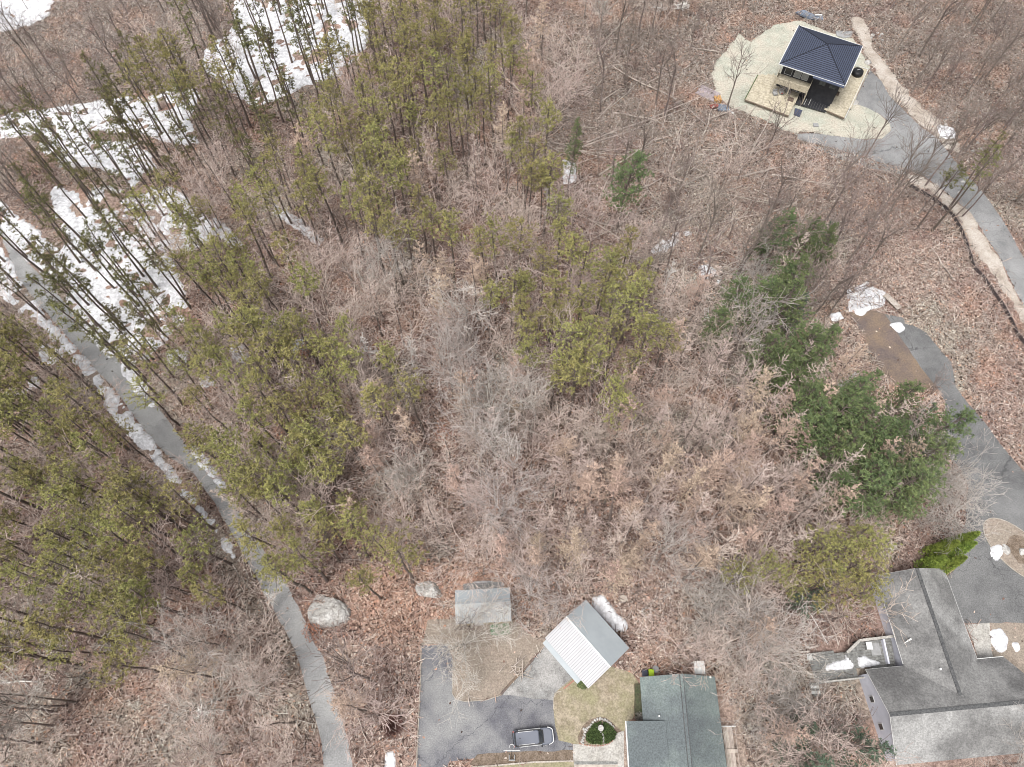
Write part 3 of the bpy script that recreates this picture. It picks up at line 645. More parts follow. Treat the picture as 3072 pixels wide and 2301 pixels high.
sp('T',2300,470,.95,'leafless tree leaning over the tan platform of the black roofed house')
sp('T',2180,330,.9,'leafless tree at the left edge of the straw mat')
sp('G',1540,1455,1.1,'tall twin stemmed grey tree standing in the centre of the wood')
sp('G',1485,1340,1.1,'tall grey tree left of the twin stemmed tree in the centre of the wood')
sp('W',1130,1115,.9,'pale dead tree beside the long fallen log in the middle wood')
for (px,py,n) in((1240,1100,'left'),(1640,640,'upper'),(2230,1120,'right'),(2480,1220,'drive side'),(1990,880,'pine side'),(690,2130,'lower left')):
    sp('W',px,py,.7,{'left':'bleached dead tree above the long fallen log','upper':'bleached dead tree among the grey trunks near the narrow spruce','right':'bleached dead tree left of the dense deep green pines','drive side':'bleached dead tree in the middle of the deep green pines','pine side':'bleached dead tree right of the olive pine stand','lower left':'bleached dead tree in the brown brush left of the lane'}[n])
for (px,py,t) in((160,2136,'nearest the left edge of the picture in the lower brush'),(150,2120,'beside its twin at the left edge in the lower brush'),(120,2230,'lowest at the left edge')):
    sp('T',px,py,1.05,'tall dark leafless tree '+t)
sp('L',3010,2290,1.0,'leafless tree overhanging the lower right corner of the long grey roof')
sp('L',2830,1560,.9,'leafless tree at the edge of the driveway above the green hedge trees')
# arborvitae row
r=random.Random(5)
for i,(px,py,h,lab) in enumerate(((2825,1650,8.6,'upper conical green arborvitae beside the driveway'),(2810,1680,9.0,'middle conical green arborvitae beside the driveway'),(2795,1715,8.0,'lower conical green arborvitae beside the driveway'),(2780,1670,7.6,'inner conical green arborvitae on the left of the driveway row'),(2765,1705,6.0,'small conical green arborvitae nearest the grey roof'))):
    g=G(px,py); e=empty('arborvitae',g,0,lab,'tree'); t=MB(); t.tube(Vector((0,0,0)),Vector((0,0,h*.9)),.12,.04,6); t.build('trunk',M['bark'],e)
    f=MB()
    for j in range(1900):
        u=r.random()**.8; a=r.uniform(0,6.28); rr=(1-u)**.7*1.15*(1+.15*math.sin(5*a+u*9))*r.uniform(.8,1); p=Vector((math.cos(a)*rr,math.sin(a)*rr,.2+u*(h-.3))); blades(f,p,2,.34,.12,r,1.2)
    f.build('crown',M['arbor'],e)
# reddish shrub, dark pines lower right
def shrub(name,g,rad,h,n,m,lab,cat='shrub',seed=3):
    r=random.Random(seed); e=empty(name,g,0,lab,cat); mb=MB()
    for j in range(n):
        a=r.uniform(0,6.28); q=r.random()**.6; top=Vector((math.cos(a)*rad*q,math.sin(a)*rad*q,h*(1.1-q*.5))); mid=top*.5+Vector((r.gauss(0,.1),r.gauss(0,.1),.1))
        mb.tube(Vector((r.gauss(0,.1),r.gauss(0,.1),0)),mid,.02,.018); mb.tube(mid,top,.018,.01)
    mb.build('branches',m,e); return e
shrub('shrub',G(1180,2180),1.5,1.8,500,M['redtwig'],'dense reddish brown round shrub left of the parking area')
for px,py,l in((940,1900,'rust coloured leafy shrub on the right edge of the lane'),(1130,1060,'rust coloured sapling in a gap of the middle wood'),(1330,1310,'rusty red bush pile near the fallen dark log'),(925,1060,'orange brown sapling beside the olive pines')):
    mm=mat('rusty_leaves',(.46,.22,.14),(.36,.17,.12),3,rough=1); e=empty('shrub',G(px,py),0,l,'shrub'); f=MB(); t=MB()
    for j in range(160):
        a=r.uniform(0,6.28); q=r.random()**.5*1.2; p=Vector((math.cos(a)*q,math.sin(a)*q,r.uniform(.5,2.2)*(1.2-q*.5))); blades(f,p,2,.2,.14,r); 
        if j%4==0: t.tube(Vector((0,0,0)),p,.02,.01)
    f.build('foliage',mm,e); t.build('branches',M['darkbark'],e)
# ---------------------------------------------------------------- fallen logs
def log(p0,p1,r0,m='wood',lab=None,grp=None,branches=3):
    p0=Vector(p0);p1=Vector(p1); L=(p1-p0).length; a=math.atan2(p1.y-p0.y,p1.x-p0.x); mb=MB(); rr=random.Random(int(L*1000))
    n=4; prev=Vector((0,0,r0)); lift=rr.uniform(.2,1.0)
    for i in range(n):
        nx=Vector((L*(i+1)/n,rr.gauss(0,.06)*L/n,r0*.8+(i+1)/n*lift)); mb.tube(prev,nx,r0*(1-.15*i),r0*(1-.15*(i+1)),6,cap=True); 
        prev=nx
    for j in range(branches):
        q=Vector((L*rr.uniform(.4,.95),0,r0)); mb.tube(q,q+Vector((rr.uniform(.3,1.2),rr.uniform(-1,1),rr.uniform(0,.6))),.03,.015)
    o=mb.build('fallen_log',M[m]); o.location=(p0.x,p0.y,0); o.rotation_euler=(0,0,a); o.scale=(1,1,1); o.rotation_euler=(0,0,a); return tag(o,lab,'log',grp)
lgs=[]
for i in range(150):
    for _ in range(30):
        px=R.uniform(1640,2420); py=R.uniform(150,820)
        if (px-1640)/600+ (820-py)/900>.35 and not(px>2330 and py<480) and not blocked(np.array([G(px,py).x]),np.array([G(px,py).y]),excl)[0]: break
    ang=math.radians(R.choice([R.gauss(22,9),R.gauss(22,9),R.gauss(60,14),R.gauss(-25,14),R.uniform(0,180)])); L=R.uniform(4,12)*R.choice([.5,1,1.2])
    g=G(px,py); d=Vector((math.cos(ang),math.sin(ang),0))*L/2
    o_=log(g-d,g+d,R.uniform(.08,.17),'wood',None,'logs of the blowdown'); lgs.append(o_)
for i in range(60):
    px=R.uniform(80,2900); py=R.uniform(500,2000); g=G(px,py)
    if blocked(np.array([g.x]),np.array([g.y]),excl)[0]: continue
    ang=R.uniform(0,3.14); L=R.uniform(3,7); d=Vector((math.cos(ang),math.sin(ang),0))*L/2
    o_=log(g-d,g+d,R.uniform(.07,.13),'wood',None,'scattered logs on the forest floor'); lgs.append(o_)
byk={}
for o in lgs:
    n,d,q=mark(*P(o.location.x,o.location.y)); byk.setdefault((n,d),[]).append((q,o))
for (n,d),L in byk.items():
    L.sort(key=lambda q:q[0])
    for i,(q,o) in enumerate(L): o['label']=('pale fallen log %s to %s, %s'%(ORD[i],n,{'above':'above it','below':'below it','left of':'on its left','right of':'on its right'}[d])) if i<10 else 'pale fallen log %s %s, beyond ten nearer ones'%(d,n)
def nlog(a,b,r0,lab,m='wood'): log(G(*a),G(*b),r0,m,lab,None,4)
nlog((1030,1110),(1375,1142),.16,'long straight fallen log across the middle of the wood','darkbark')
nlog((1185,1157),(1380,1160),.12,'shorter fallen log just below the long straight one','darkbark')
nlog((1190,1390),(1400,1392),.14,'dark fallen log beside the rusty bush pile','darkbark')
nlog((2375,715),(2535,665),.17,'thick pale broken log alone right of the blowdown')
nlog((1815,120),(1940,0),.15,'long pale log running steeply up at the top of the blowdown')
nlog((1700,460),(2060,330),.17,'longest pale log slanting across the blowdown')
nlog((1760,430),(2100,300),.15,'second long pale log just above the longest one')
nlog((1050,2090),(1110,2240),.1,'thin log lying in brush between the lane and the parking area')
nlog((240,2030),(370,2057),.14,'dark fallen log in the brush at the lower left','darkbark')
nlog((0,2048),(125,2048),.12,'pale straight log at the left edge of the lower brush','whitebark')
nlog((2660,540),(2590,515),.1,'pale stick on the gravel verge below the upper driveway')
nlog((640,830),(715,760),.09,'pale leaning stick among the pines right of the snowfield')
nlog((2470,1790),(2420,1800),.07,'thin pale pole lying in the thicket','whitebark')
nlog((2405,1795),(2485,1935),.07,'long thin white pole beside the grey deck','whitebark')
# brush piles
def pile(g,n,rad,L,m,lab,cat='brush pile',name='brush_pile'):
    e=empty(name,g,0,lab,cat); rr=random.Random(n+int(g.x)); base=MB()
    for i in range(n):
        a=rr.gauss(.3,.9); c=Vector((rr.gauss(0,rad*.4),rr.gauss(0,rad*.3),rr.uniform(.1,.7))); d=Vector((math.cos(a),math.sin(a),rr.uniform(-.15,.15)))*L*rr.uniform(.3,.6)
        o=MB().tube(c-d,c+d,rr.uniform(.03,.08),.03,5,cap=True).build('stick',M[m],e)
    return e
pile(G(1300,1665),40,3.2,2.6,'darkbark','dark brush pile above the second boulder')
pile(G(1340,1660),22,1.6,2.4,'wood','fan of pale split poles lying on the brush pile','pole pile','pole_pile')
pile(G(2230,1080),40,3.0,3.0,'wood','stack of pale poles beside the deep green pines','pole pile','pole_pile')
pile(G(2200,1140),24,1.5,1.4,'darkbark','short dark firewood heap left of the deep green pines','firewood','firewood_pile')
pile(G(2045,25),40,1.6,1.6,'whitebark','pale heap of cut branches at the top of the cleared ground')
pile(G(1980,30),12,1.2,1.8,'whitebark','small row of white boards left of the pale branch heap','board pile','board_pile')
pile(G(1555,2005),16,2.0,2.0,'wood','untidy branches lying on the timber edging of the lawn')
# ---------------------------------------------------------------- boulders, stumps
def rock(name,g,sx,sy,sz,m,lab,cat='boulder',seed=1,parent=None,rz=0,sub=3):
    bm=bmesh.new(); bmesh.ops.create_icosphere(bm,subdivisions=sub,radius=1); rr=random.Random(seed)
    pl=[(Vector((rr.gauss(0,1),rr.gauss(0,1),rr.gauss(.3,1))).normalized(),rr.uniform(.62,.95)) for _ in range(9)]
    for v in bm.verts:
        for n,d in pl:
            e=v.co.dot(n)-d
            if e>0: v.co-=n*e*.9
        v.co+=Vector((rr.gauss(0,.02),rr.gauss(0,.02),rr.gauss(0,.02)))
        v.co=Vector((v.co.x*sx,v.co.y*sy,max(v.co.z*sz,-.15*sz)))
    me=bpy.data.meshes.new(name); bm.to_mesh(me); bm.free(); me.materials.append(m)
    o=bpy.data.objects.new(name,me); C.objects.link(o); o.location=g; o.rotation_euler=(0,0,rz)
    if parent: o.parent=parent
    else: tag(o,lab,cat)
    return o
rock('boulder',G(988,1840),2.7,2.1,1.7,M['rock'],'huge pale granite boulder on the right of the lane',seed=4,sub=4,rz=-.2)
rock('boulder',G(960,1800),1.0,.7,.6,M['rock'],'low ledge of rock tucked behind the huge boulder',seed=9)
rock('boulder',G(1290,1772),1.95,1.15,1.1,M['rock'],'long tapering granite boulder left of the shed',seed=6,sub=4,rz=-.3)
rock('boulder',T(2,2,2085,250),.75,.7,.5,M['rock'],'grey rock beside the snow on the driveway island',seed=11)
rock('boulder',T(2,2,2200,262),.7,.6,.5,M['rock'],'pale rock at the right end of the driveway island',seed=12)
rock('boulder',T(2,2,2080,225),.3,.3,.3,M['rock'],'small tan stone on the driveway island',seed=13)
rock('boulder',T(2,0,1105,665),1.0,.6,.5,M['rock'],'white rock at the corner of the tan deck by the driveway',seed=14)
rock('boulder',T(2,0,1200,408),.7,.6,.5,M['rock'],'white rock on the sand verge above the driveway',seed=15)
for i in range(22):
    c=T(2,0,*[(R.uniform(1600,1770),R.uniform(760,910)),(R.uniform(1210,1300),R.uniform(210,280)),(R.uniform(1820,1990),R.uniform(900,990)),(R.uniform(1640,1900),R.uniform(1160,1400))][i%4])
    tag(rock('stone',c,R.uniform(.2,.45),R.uniform(.2,.4),.25,M['rock'],None,seed=40+i,sub=2),'pale loose stone strewn along the verge of the upper driveway','stone','stones along the upper driveway verge')
def stump(g,r0,h,lab):
    e=empty('tree_stump',g,0,lab,'stump'); MB().lathe((0,0,0),[(r0*1.15,0),(r0,h*.5),(r0*.97,h)],12).build('stump_side',M['bark'],e); MB().lathe((0,0,h),[(r0*.93,0),(r0*.93,.012)],12).build('cut_face',M['wood'],e)
stump(T(1,2,1825,568),.5,.4,'pale round cut stump right of the snow bank')
for a,l in(((1045,995),'small pale cut stump on the grass right of the garage'),):
    stump(R7([(1065,112)])[0],.22,.15,l)
# fire ring
g=T(1,2,1978,655); e=empty('fire_ring',g,0,'small round stone fire ring right of the garage','fire ring')
for i in range(11):
    t=i*2*math.pi/11; rock('stone',(math.cos(t)*.55,math.sin(t)*.55,0),.18,.14,.14,M['rock'],None,seed=80+i,parent=e,rz=t,sub=1)
MB().lathe((0,0,0),[(.4,0.01),(.4,.04)],12).build('ash_bed',M['mulch'],e)
# ---------------------------------------------------------------- buildings
def frame(origin,ax):     # local x axis direction -> matrix
    ax=Vector((ax[0],ax[1],0)).normalized(); ay=Vector((-ax.y,ax.x,0))
    m=Matrix.Identity(4); m.col[0][:3]=ax; m.col[1][:3]=ay; m.col[3][:3]=(origin[0],origin[1],0); return m
def bldg(name,origin,ax,label,cat):
    ax=Vector((ax[0],ax[1])).normalized(); return empty(name,(origin[0],origin[1],0),math.atan2(ax.y,ax.x),label,cat)
def window(e,x0,x1,z0,z1,y,face='y',gl='glass',fr='white',out=-1,nm='window',mull=1):
    """window on a wall plane y=const (face y) or x=const (face x)"""
    def bx(mb,a0,a1,b0,b1,d0,d1):
        d0,d1=sorted((d0,d1))
        if face=='y': mb.box(a0,a1,d0,d1,b0,b1)
        else: mb.box(d0,d1,a0,a1,b0,b1)
    f=MB(); t=.07
    for a in((x0,x1,z1-t,z1),(x0,x1,z0,z0+t),(x0,x0+t,z0+t,z1-t),(x1-t,x1,z0+t,z1-t)): bx(f,*a,y,y+out*.06)
    if mull:
        xm=(x0+x1)/2; bx(f,xm-.03,xm+.03,z0+t,z1-t,y,y+out*.05)
    fo=f.build(nm,M[fr],e); p=MB(); bx(p,x0+t,x1-t,z0+t,z1-t,y+out*.004,y+out*.02); p.build('pane',M[gl],fo); return fo
# garage: local x along the SE facing run (ridge direction), origin at west corner
W0=Vector((3.94,11.97)); N0=Vector((9.02,16.42)); E0=Vector((13.9,10.83)); S0=Vector((8.84,6.38))
ax=(S0-W0); gx=ax.length; gy=(N0-W0).length
e=bldg('garage',(W0.x,W0.y),ax,'white metal roofed garage set at an angle above the gravel apron','garage')
# local: x from W to S (7.4), y from W to N (6.75); front wall (SW) at y=0
ov=.45
MB().box(ov,gx-ov,ov+.1,gy-ov,0,2.75).build('wall',M['siding'],e)
gab=MB(); hz=4.7
for xx in(ov,gx-ov-.1):
    gab.add([(xx,ov+.1,2.75),(xx,gy-ov,2.75),(xx,gy/2,hz-.25),(xx+.1,ov+.1,2.75),(xx+.1,gy-ov,2.75),(xx+.1,gy/2,hz-.25)],[(0,1,2),(5,4,3),(0,3,4,1),(1,4,5,2),(2,5,3,0)])
gab.build('gable',M['siding'],e)
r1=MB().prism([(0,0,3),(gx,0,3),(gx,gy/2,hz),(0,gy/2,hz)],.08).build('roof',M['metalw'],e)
r2=MB().prism([(0,gy/2+.003,hz),(gx,gy/2+.003,hz),(gx,gy,3),(0,gy,3)],.08).build('roof',M['metalg'],e); r2['label']='rear roof slope with its shade painted blue grey'  # shade of the rear slope painted as a darker, bluer steel
rb=MB(); n=26
for i in range(n):
    x=gx*(i+.5)/n
    rb.prism([(x-.03,.01,3.045),(x+.03,.01,3.045),(x+.03,gy/2-.12,hz-.012),(x-.03,gy/2-.12,hz-.012)],.045)
M['ribshade']=mat('steel_rib_shade',(.30,.30,.315),rough=.6)  # darker than the roof steel: rib shading painted into the colour
tag(rb.build('roof_ribs',M['ribshade'],r1),kind='stuff')
rb=MB()
for i in range(n):
    x=gx*(i+.5)/n
    rb.prism([(x-.025,gy/2+.12,hz-.03),(x+.025,gy/2+.12,hz-.03),(x+.025,gy-.01,3.03),(x-.025,gy-.01,3.03)],.03)
tag(rb.build('roof_ribs',M['metalg'],r2),kind='stuff')
MB().prism([(0,gy/2-.16,hz-.01),(gx,gy/2-.16,hz-.01),(gx,gy/2,hz+.05),(0,gy/2,hz+.05)],.05).build('ridge_cap',M['white'],e)
for a in(1.2,4.3):
    d=MB().box(a,a+2.5,ov+.04,ov+.1,.05,2.3).build('garage_door',M['white'],e); h=MB()
    for k in range(4): h.box(a+.06,a+2.44,ov+.015,ov+.04,.1+k*.55,.6+k*.55)
    h.build('door_panel',M['metalg'],d)
window(e,gx-5,gx-3.9,1.2,2.2,gx-ov+.0,'x',out=1)
sc=MB().prism([(.2,-.55,2.35),(gx-1.2,-.55,2.35),(gx-1.2,ov+.05,2.6),(.2,ov+.05,2.6)],.06).build('lean_to_roof',M['metalg'],e)
# shed
e=bldg('shed',(-6.8,13.6),(6.7,.36),'small shed with a worn white ribbed metal roof left of the garage','shed')
lx,ly=6.75,4.0
MB().box(.15,lx-.15,.15,ly-.15,0,2.3).build('wall',M['tsiding'],e)
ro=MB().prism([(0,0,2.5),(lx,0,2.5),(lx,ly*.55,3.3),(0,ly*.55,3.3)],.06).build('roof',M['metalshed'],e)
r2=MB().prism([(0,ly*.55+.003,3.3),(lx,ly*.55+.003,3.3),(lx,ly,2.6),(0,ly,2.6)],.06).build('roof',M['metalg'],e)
rb=MB()
for i in range(28):
    x=lx*(i+.5)/28; rb.prism([(x-.025,.01,2.54),(x+.025,.01,2.54),(x+.025,ly*.55-.05,3.32),(x-.025,ly*.55-.05,3.32)],.04); 
tag(rb.build('roof_ribs',M['metalg'],ro),kind='stuff')
gab=MB()
for xx in(.15,lx-.2): gab.add([(xx,.2,2.3),(xx,ly-.2,2.3),(xx,ly*.55,3.2),(xx+.05,.2,2.3),(xx+.05,ly-.2,2.3),(xx+.05,ly*.55,3.2)],[(0,1,2),(5,4,3),(0,3,4,1),(1,4,5,2),(2,5,3,0)])
gab.build('gable',M['tsiding'],e)
lt=MB().prism([(1.0,ly-.1,2.2),(5.4,ly-.1,2.2),(5.6,ly+.9,1.9),(1.0,ly+.9,1.9)],.06).build('lean_to_roof',M['greyroof'],e)
po=MB(); [po.box(x,x+.1,ly+.7,ly+.8,0,1.85) for x in(1.1,5.2)]; po.build('post',M['greywood'],e)
MB().box(4.6,4.9,-.1,-.0,2.3,2.5).build('roof_vent',M['carblack'],e)
d=MB().box(2.2,3.3,.08,.15,0,2.0).build('door',M['white'],e); MB().box(3.1,3.16,.03,.08,.95,1.05).build('handle',M['carblack'],d)
# ---- centre house (green grey roof)
e=empty('house',(0,0,0),0,'low house with green grey shingle roof at the lower centre','house')
X0,X1,Y1,Yb=14.88,23.6,7.7,-9
xr=19.3; ze=3.2; zr=5.2
rw=MB().prism([(X0,Yb,ze),(xr,Yb,zr),(xr,Y1+.1,zr),(X0,Y1-.1,ze)],.16).build('roof',M['bluegreyroof'],e)
re=MB().prism([(xr+.002,Yb,zr),(X1+.35,Yb,ze),(X1,Y1-.05,ze),(xr+.002,Y1+.1,zr)],.16).build('roof',M['bluegreyroof'],e)
sl_=(zr-ze)/(xr-X0)
wg=MB().prism([(12.95,Yb,ze+.35),(17.2,Yb,ze+(17.2-X0)*sl_+.12),(17.2,2.93,ze+(17.2-X0)*sl_+.12),(12.95,2.93,ze+.35)],.2).build('porch_roof',M['bluegreyroof'],e)
MB().box(12.8,12.93,Yb,2.95,ze+.2,ze+.36).build('gutter',M['white'],e)
cap=MB()
for s in(-1,1): cap.box(xr+s*.19-.035,xr+s*.19+.035,Yb,Y1+.05,zr-.10,zr+.035)
cap.build('ridge_vent_edge',M['ridge'],e)
MB().box(xr-.155,xr+.155,Yb,Y1+.05,zr-.05,zr+.02).build('ridge_cap',M['bluegreyroof'],e)
wl=MB(); wl.box(X0+.5,X1-.4,Yb,Y1-.5,0,ze-.18); wl.box(13.3,X0+.5,Yb,2.5,0,ze-.05); wl.build('wall',M['siding'],e)
g_=MB().add([(X0+.5,Y1-.5,ze-.18),(X1-.4,Y1-.5,ze-.18),(xr,Y1-.5,zr-.3),(X0+.5,Y1-.7,ze-.18),(X1-.4,Y1-.7,ze-.18),(xr,Y1-.7,zr-.3)],[(0,2,1),(3,4,5),(0,1,4,3),(1,2,5,4),(2,0,3,5)]).build('gable',M['siding'],e)
fl=R7([(1405,585)],3.9)[0]; MB().lathe((fl.x,fl.y,3.8),[(.1,0),(.1,.45)],8).build('vent_pipe',M['white'],e)
fl=R7([(1858,240)],3.4)[0]; MB().lathe((fl.x,fl.y,3.3),[(.14,0),(.14,.2),(.07,.5)],8).build('roof_vent',M['white'],e)
window(e,16,17.4,1,2.2,Y1-.5,'y',out=1); window(e,20.5,21.8,1,2.2,Y1-.5,'y',out=1); window(e,-.5,.9,1,2.2,13.3,'x',out=-1)
# porch with white panel roof on the north side
e2=empty('entry_canopy',(0,0,0),0,'small white square canopy against the north wall of the green grey roofed house','canopy')
a,b=G(2080,1983,2.4),G(2116,2023,2.4)
MB().box(a.x,b.x,b.y,a.y,2.4,2.5).build('canopy_roof',M['white'],e2)
mm=MB(); [mm.box(x,x+.08,a.y-.12,a.y-.04,0,2.4) for x in(a.x+.05,b.x-.13)]; mm.build('post',M['white'],e2)
rb=MB(); [rb.box(a.x+.05+k*.15,a.x+.09+k*.15,b.y+.02,a.y-.02,2.5,2.53) for k in range(8)]; tag(rb.build('canopy_rib',M['metalshed'],e2),kind='stuff')
# bins
def bin_(c,m,lab):
    e=empty('wheelie_bin',c,0,lab,'bin'); b=MB(); b.add([(-.22,-.25,.05),(.22,-.25,.05),(.22,.25,.05),(-.22,.25,.05),(-.29,-.33,1.0),(.29,-.33,1.0),(.29,.33,1.0),(-.29,.33,1.0)],[(3,2,1,0),(4,5,6,7),(0,1,5,4),(1,2,6,5),(2,3,7,6),(3,0,4,7)]); b.build('bin_body',m,e,bevel=.02)
    MB().box(-.32,.32,-.36,.38,1.0,1.06).build('lid',m,e,bevel=.02); MB().tube(Vector((-.25,.42,.98)),Vector((.25,.42,.98)),.025,.025,6,True).build('handle',m,e)
    for s in(-.27,.27): MB().tube(Vector((s-.03,.3,.1)),Vector((s+.03,.3,.1)),.1,.1,10,True).build('wheel',M['tyre'],e)
q=R7([(1283,208),(1340,206)],1); bin_((q[0].x,q[0].y+.05,0),M['navy'],'dark navy wheelie bin left of the lime green one'); bin_((q[1].x,q[1].y+.05,0),M['lime'],'lime green lidded wheelie bin at the house corner')
q=R7([(1378,170)],.7)[0]; e2=empty('garden_table',(q.x,q.y,0),0,'round pale table top behind the bins','table'); MB().lathe((0,0,.68),[(.38,0),(.4,.02),(.4,.04)],16).build('tabletop',M['slab'],e2)
for k in range(3): t=k*2.1; MB().tube(Vector((math.cos(t)*.3,math.sin(t)*.3,0)),Vector((math.cos(t)*.2,math.sin(t)*.2,.68)),.025,.025,6).build('leg',M['carblack'],e2)
# east side stairs
e2=empty('wooden_stairs',(24.5,-2,0),0,'long weathered wooden stair walk along the east wall of the green grey roofed house','stairs')
for k in range(7): MB().box(-.05+k*.16,.09+k*.16,-6,4.4,.75,.79).build('plank',M['wood'],e2)
for s in(-.1,1.12): MB().box(s,s+.06,-6,4.4,1.55,1.62).build('handrail',M['wood'],e2)
for k in range(6): MB().box(1.14,1.22,-5.8+k*2,-5.7+k*2,0,1.55).build('post',M['wood'],e2)
MB().box(-.35,1.3,4.4,4.5,1.5,1.56).build('top_rail',M['white'],e2); MB().box(-.1,1.3,1.7,2.1,.8,.95).build('landing',M['wood'],e2)
# patio boards
e2=empty('patio_step',(0,0,0),0,'grey plank steps crossing the pale patio','steps')
q=R7([(655,985),(1040,985)],.15)
for k in range(7): MB().box(q[0].x+.05,q[1].x,q[0].y-.35*k-.28,q[0].y-.35*k-.02,.082,.12+.015*(k%2)).build('plank',M['wood'] if k%3 else M['greywood'],e2)
# ---- right house
rot=math.atan2(1.25,14.84)
e=empty('house',(0,0,0),0,'large L shaped house with grey shingle roofs beside the right hand driveway','house')
axA=Vector((.99,-10.35,0)).normalized(); 
A0=Vector((45.0,19.34,3)); A1=Vector((46.35,5.2,3)); B0=Vector((53.65,20.15,3)); B1=Vector((54.82,9.62,3)); Rn=Vector((49.3,19.8,4.9)); Rs=Vector((50.78,5.1,4.9))
U=Vector((14.84,1.25,0)).normalized(); 
W0=Vector((41.95,3.51,5.6)); ET=W0+U*19
NE=Vector((41.45,8.45,3.0)); SE=Vector((42.75,-1.51,3.0)); 
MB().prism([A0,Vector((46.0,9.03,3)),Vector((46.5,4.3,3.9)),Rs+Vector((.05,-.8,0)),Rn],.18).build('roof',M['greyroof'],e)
MB().prism([Rn+Vector((.01,0,0)),Rs+Vector((.06,-.8,0)),Vector((51.6,5.6,4.6)),B1,B0],.18).build('roof',M['greyroof_lit'],e)
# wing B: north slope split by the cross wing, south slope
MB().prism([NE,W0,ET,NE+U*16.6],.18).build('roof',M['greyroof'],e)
MB().prism([W0+Vector((0,-.005,0)),SE,SE+U*20,ET+Vector((0,-.005,0))],.18).build('roof',M['greyroof_lit'],e)
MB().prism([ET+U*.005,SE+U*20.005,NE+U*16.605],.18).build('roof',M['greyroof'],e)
cap=MB()
for d in(-.17,.17):
    n=Vector((d,0,0)); cap.tube(Rn+n+Vector((0,0,.0)),Rs+n+Vector((0,-.3,0)),.05,.05,4)
    n=Vector((0,d,0)); cap.tube(W0+n,ET+n,.05,.05,4)
cap.build('ridge_vent_edge',M['ridge'],e)
c2=MB(); 
for a,b,s in((Rn,Rs+Vector((0,-.3,0)),Vector((.13,0,0))),(W0,ET,Vector((0,.13,0)))):
    c2.prism([a-s+Vector((0,0,.035)),b-s+Vector((0,0,.035)),b+s+Vector((0,0,.035)),a+s+Vector((0,0,.035))],.08)
c2.build('ridge_cap',M['ridge'],e)
ft=MB()
def edge(a,b,wd=.06): ft.tube(a+Vector((0,0,-.07)),b+Vector((0,0,-.07)),wd,wd,4)
edge(A0,Vector((46.0,9.03,3))); edge(B0,B1); edge(A0,Rn,.04); edge(Rn,B0,.04); edge(NE,W0,.05); edge(W0,SE,.05); edge(NE,NE+U*4.6,.04); edge(B1,B1+U*3.2,.05)
ft.build('gutter',M['white'],e)
wl=MB()
wl.prism([A0+Vector((.5,-.5,-.25)),Vector((46.5,8.5,2.75)),Vector((54.3,8.5,2.75)),B0+Vector((-.5,-.5,-.25))],2.75)
wl.prism([NE+Vector((.35,-.4,-.22)),SE+Vector((.35,.4,-.22)),SE+U*19+Vector((0,.4,-.22)),NE+U*16+Vector((0,-.4,-.22))],2.78)
wl.build('wall',M['siding'],e)
gw=MB(); o_=U*.3
a,b,c_=NE+o_+Vector((-.04,-.45,-.22)),SE+o_+Vector((-.04,.45,-.22)),W0+o_+Vector((-.04,0,-.35))
a0,b0=Vector((a.x,a.y,0)),Vector((b.x,b.y,0)); t_=U*.03
gw.add([a0,b0,b,c_,a]+[v+t_ for v in(a0,b0,b,c_,a)],[(0,1,2,3,4),(9,8,7,6,5)]+[(i,(i+1)%5,5+(i+1)%5,5+i) for i in range(5)])
gw.build('gable',M['siding'],e)
ga=MB().add([A0+Vector((.5,-.5,-.25)),B0+Vector((-.5,-.5,-.25)),Rn+Vector((.03,-.5,-.3)),A0+Vector((.5,-.7,-.25)),B0+Vector((-.5,-.7,-.25)),Rn+Vector((.03,-.7,-.3))],[(0,2,1),(3,4,5),(0,1,4,3),(1,2,5,4),(2,0,3,5)]).build('gable',M['siding'],e)
# windows on the west gable (visible as two small dark squares)
for f in(.30,.62):
    c=a.lerp(b,f); c.z=1.7; n=-U; vv=(b-a).normalized(); vv.z=0
    fr=MB(); 
    q=[c+vv*s*.38+Vector((0,0,t*.5)) for s,t in((-1,-1),(1,-1),(1,1),(-1,1))]
    fr.add([x+n*.01 for x in q]+[x+n*.07 for x in q],[(3,2,1,0),(4,5,6,7)]+[(i,(i+1)%4,4+(i+1)%4,4+i) for i in range(4)]); fo=fr.build('window',M['white'],e)
    q=[c+vv*s*.31+Vector((0,0,t*.43)) for s,t in((-1,-1),(1,-1),(1,1),(-1,1))]; MB().add([x+n*.072 for x in q]+[x+n*.08 for x in q],[(3,2,1,0),(4,5,6,7)]+[(i,(i+1)%4,4+(i+1)%4,4+i) for i in range(4)]).build('pane',M['glass'],fo)
# little bay roof north of wing B, east of wing A
v1=Vector((54.9,9.62,3.06)); v2=Vector((58.0,9.85,3.06))
q=T(2,2,1480,825,4.0); MB().tube(q+Vector((-.9,-.5,-.1)),q,.04,.12,6,True).build('roof_vent',M['white'],e)
q=T(2,2,1670,1022,4.5); MB().lathe((q.x,q.y,q.z-.4),[(.14,0),(.14,.5)],8).build('vent_pipe',M['white'],e)
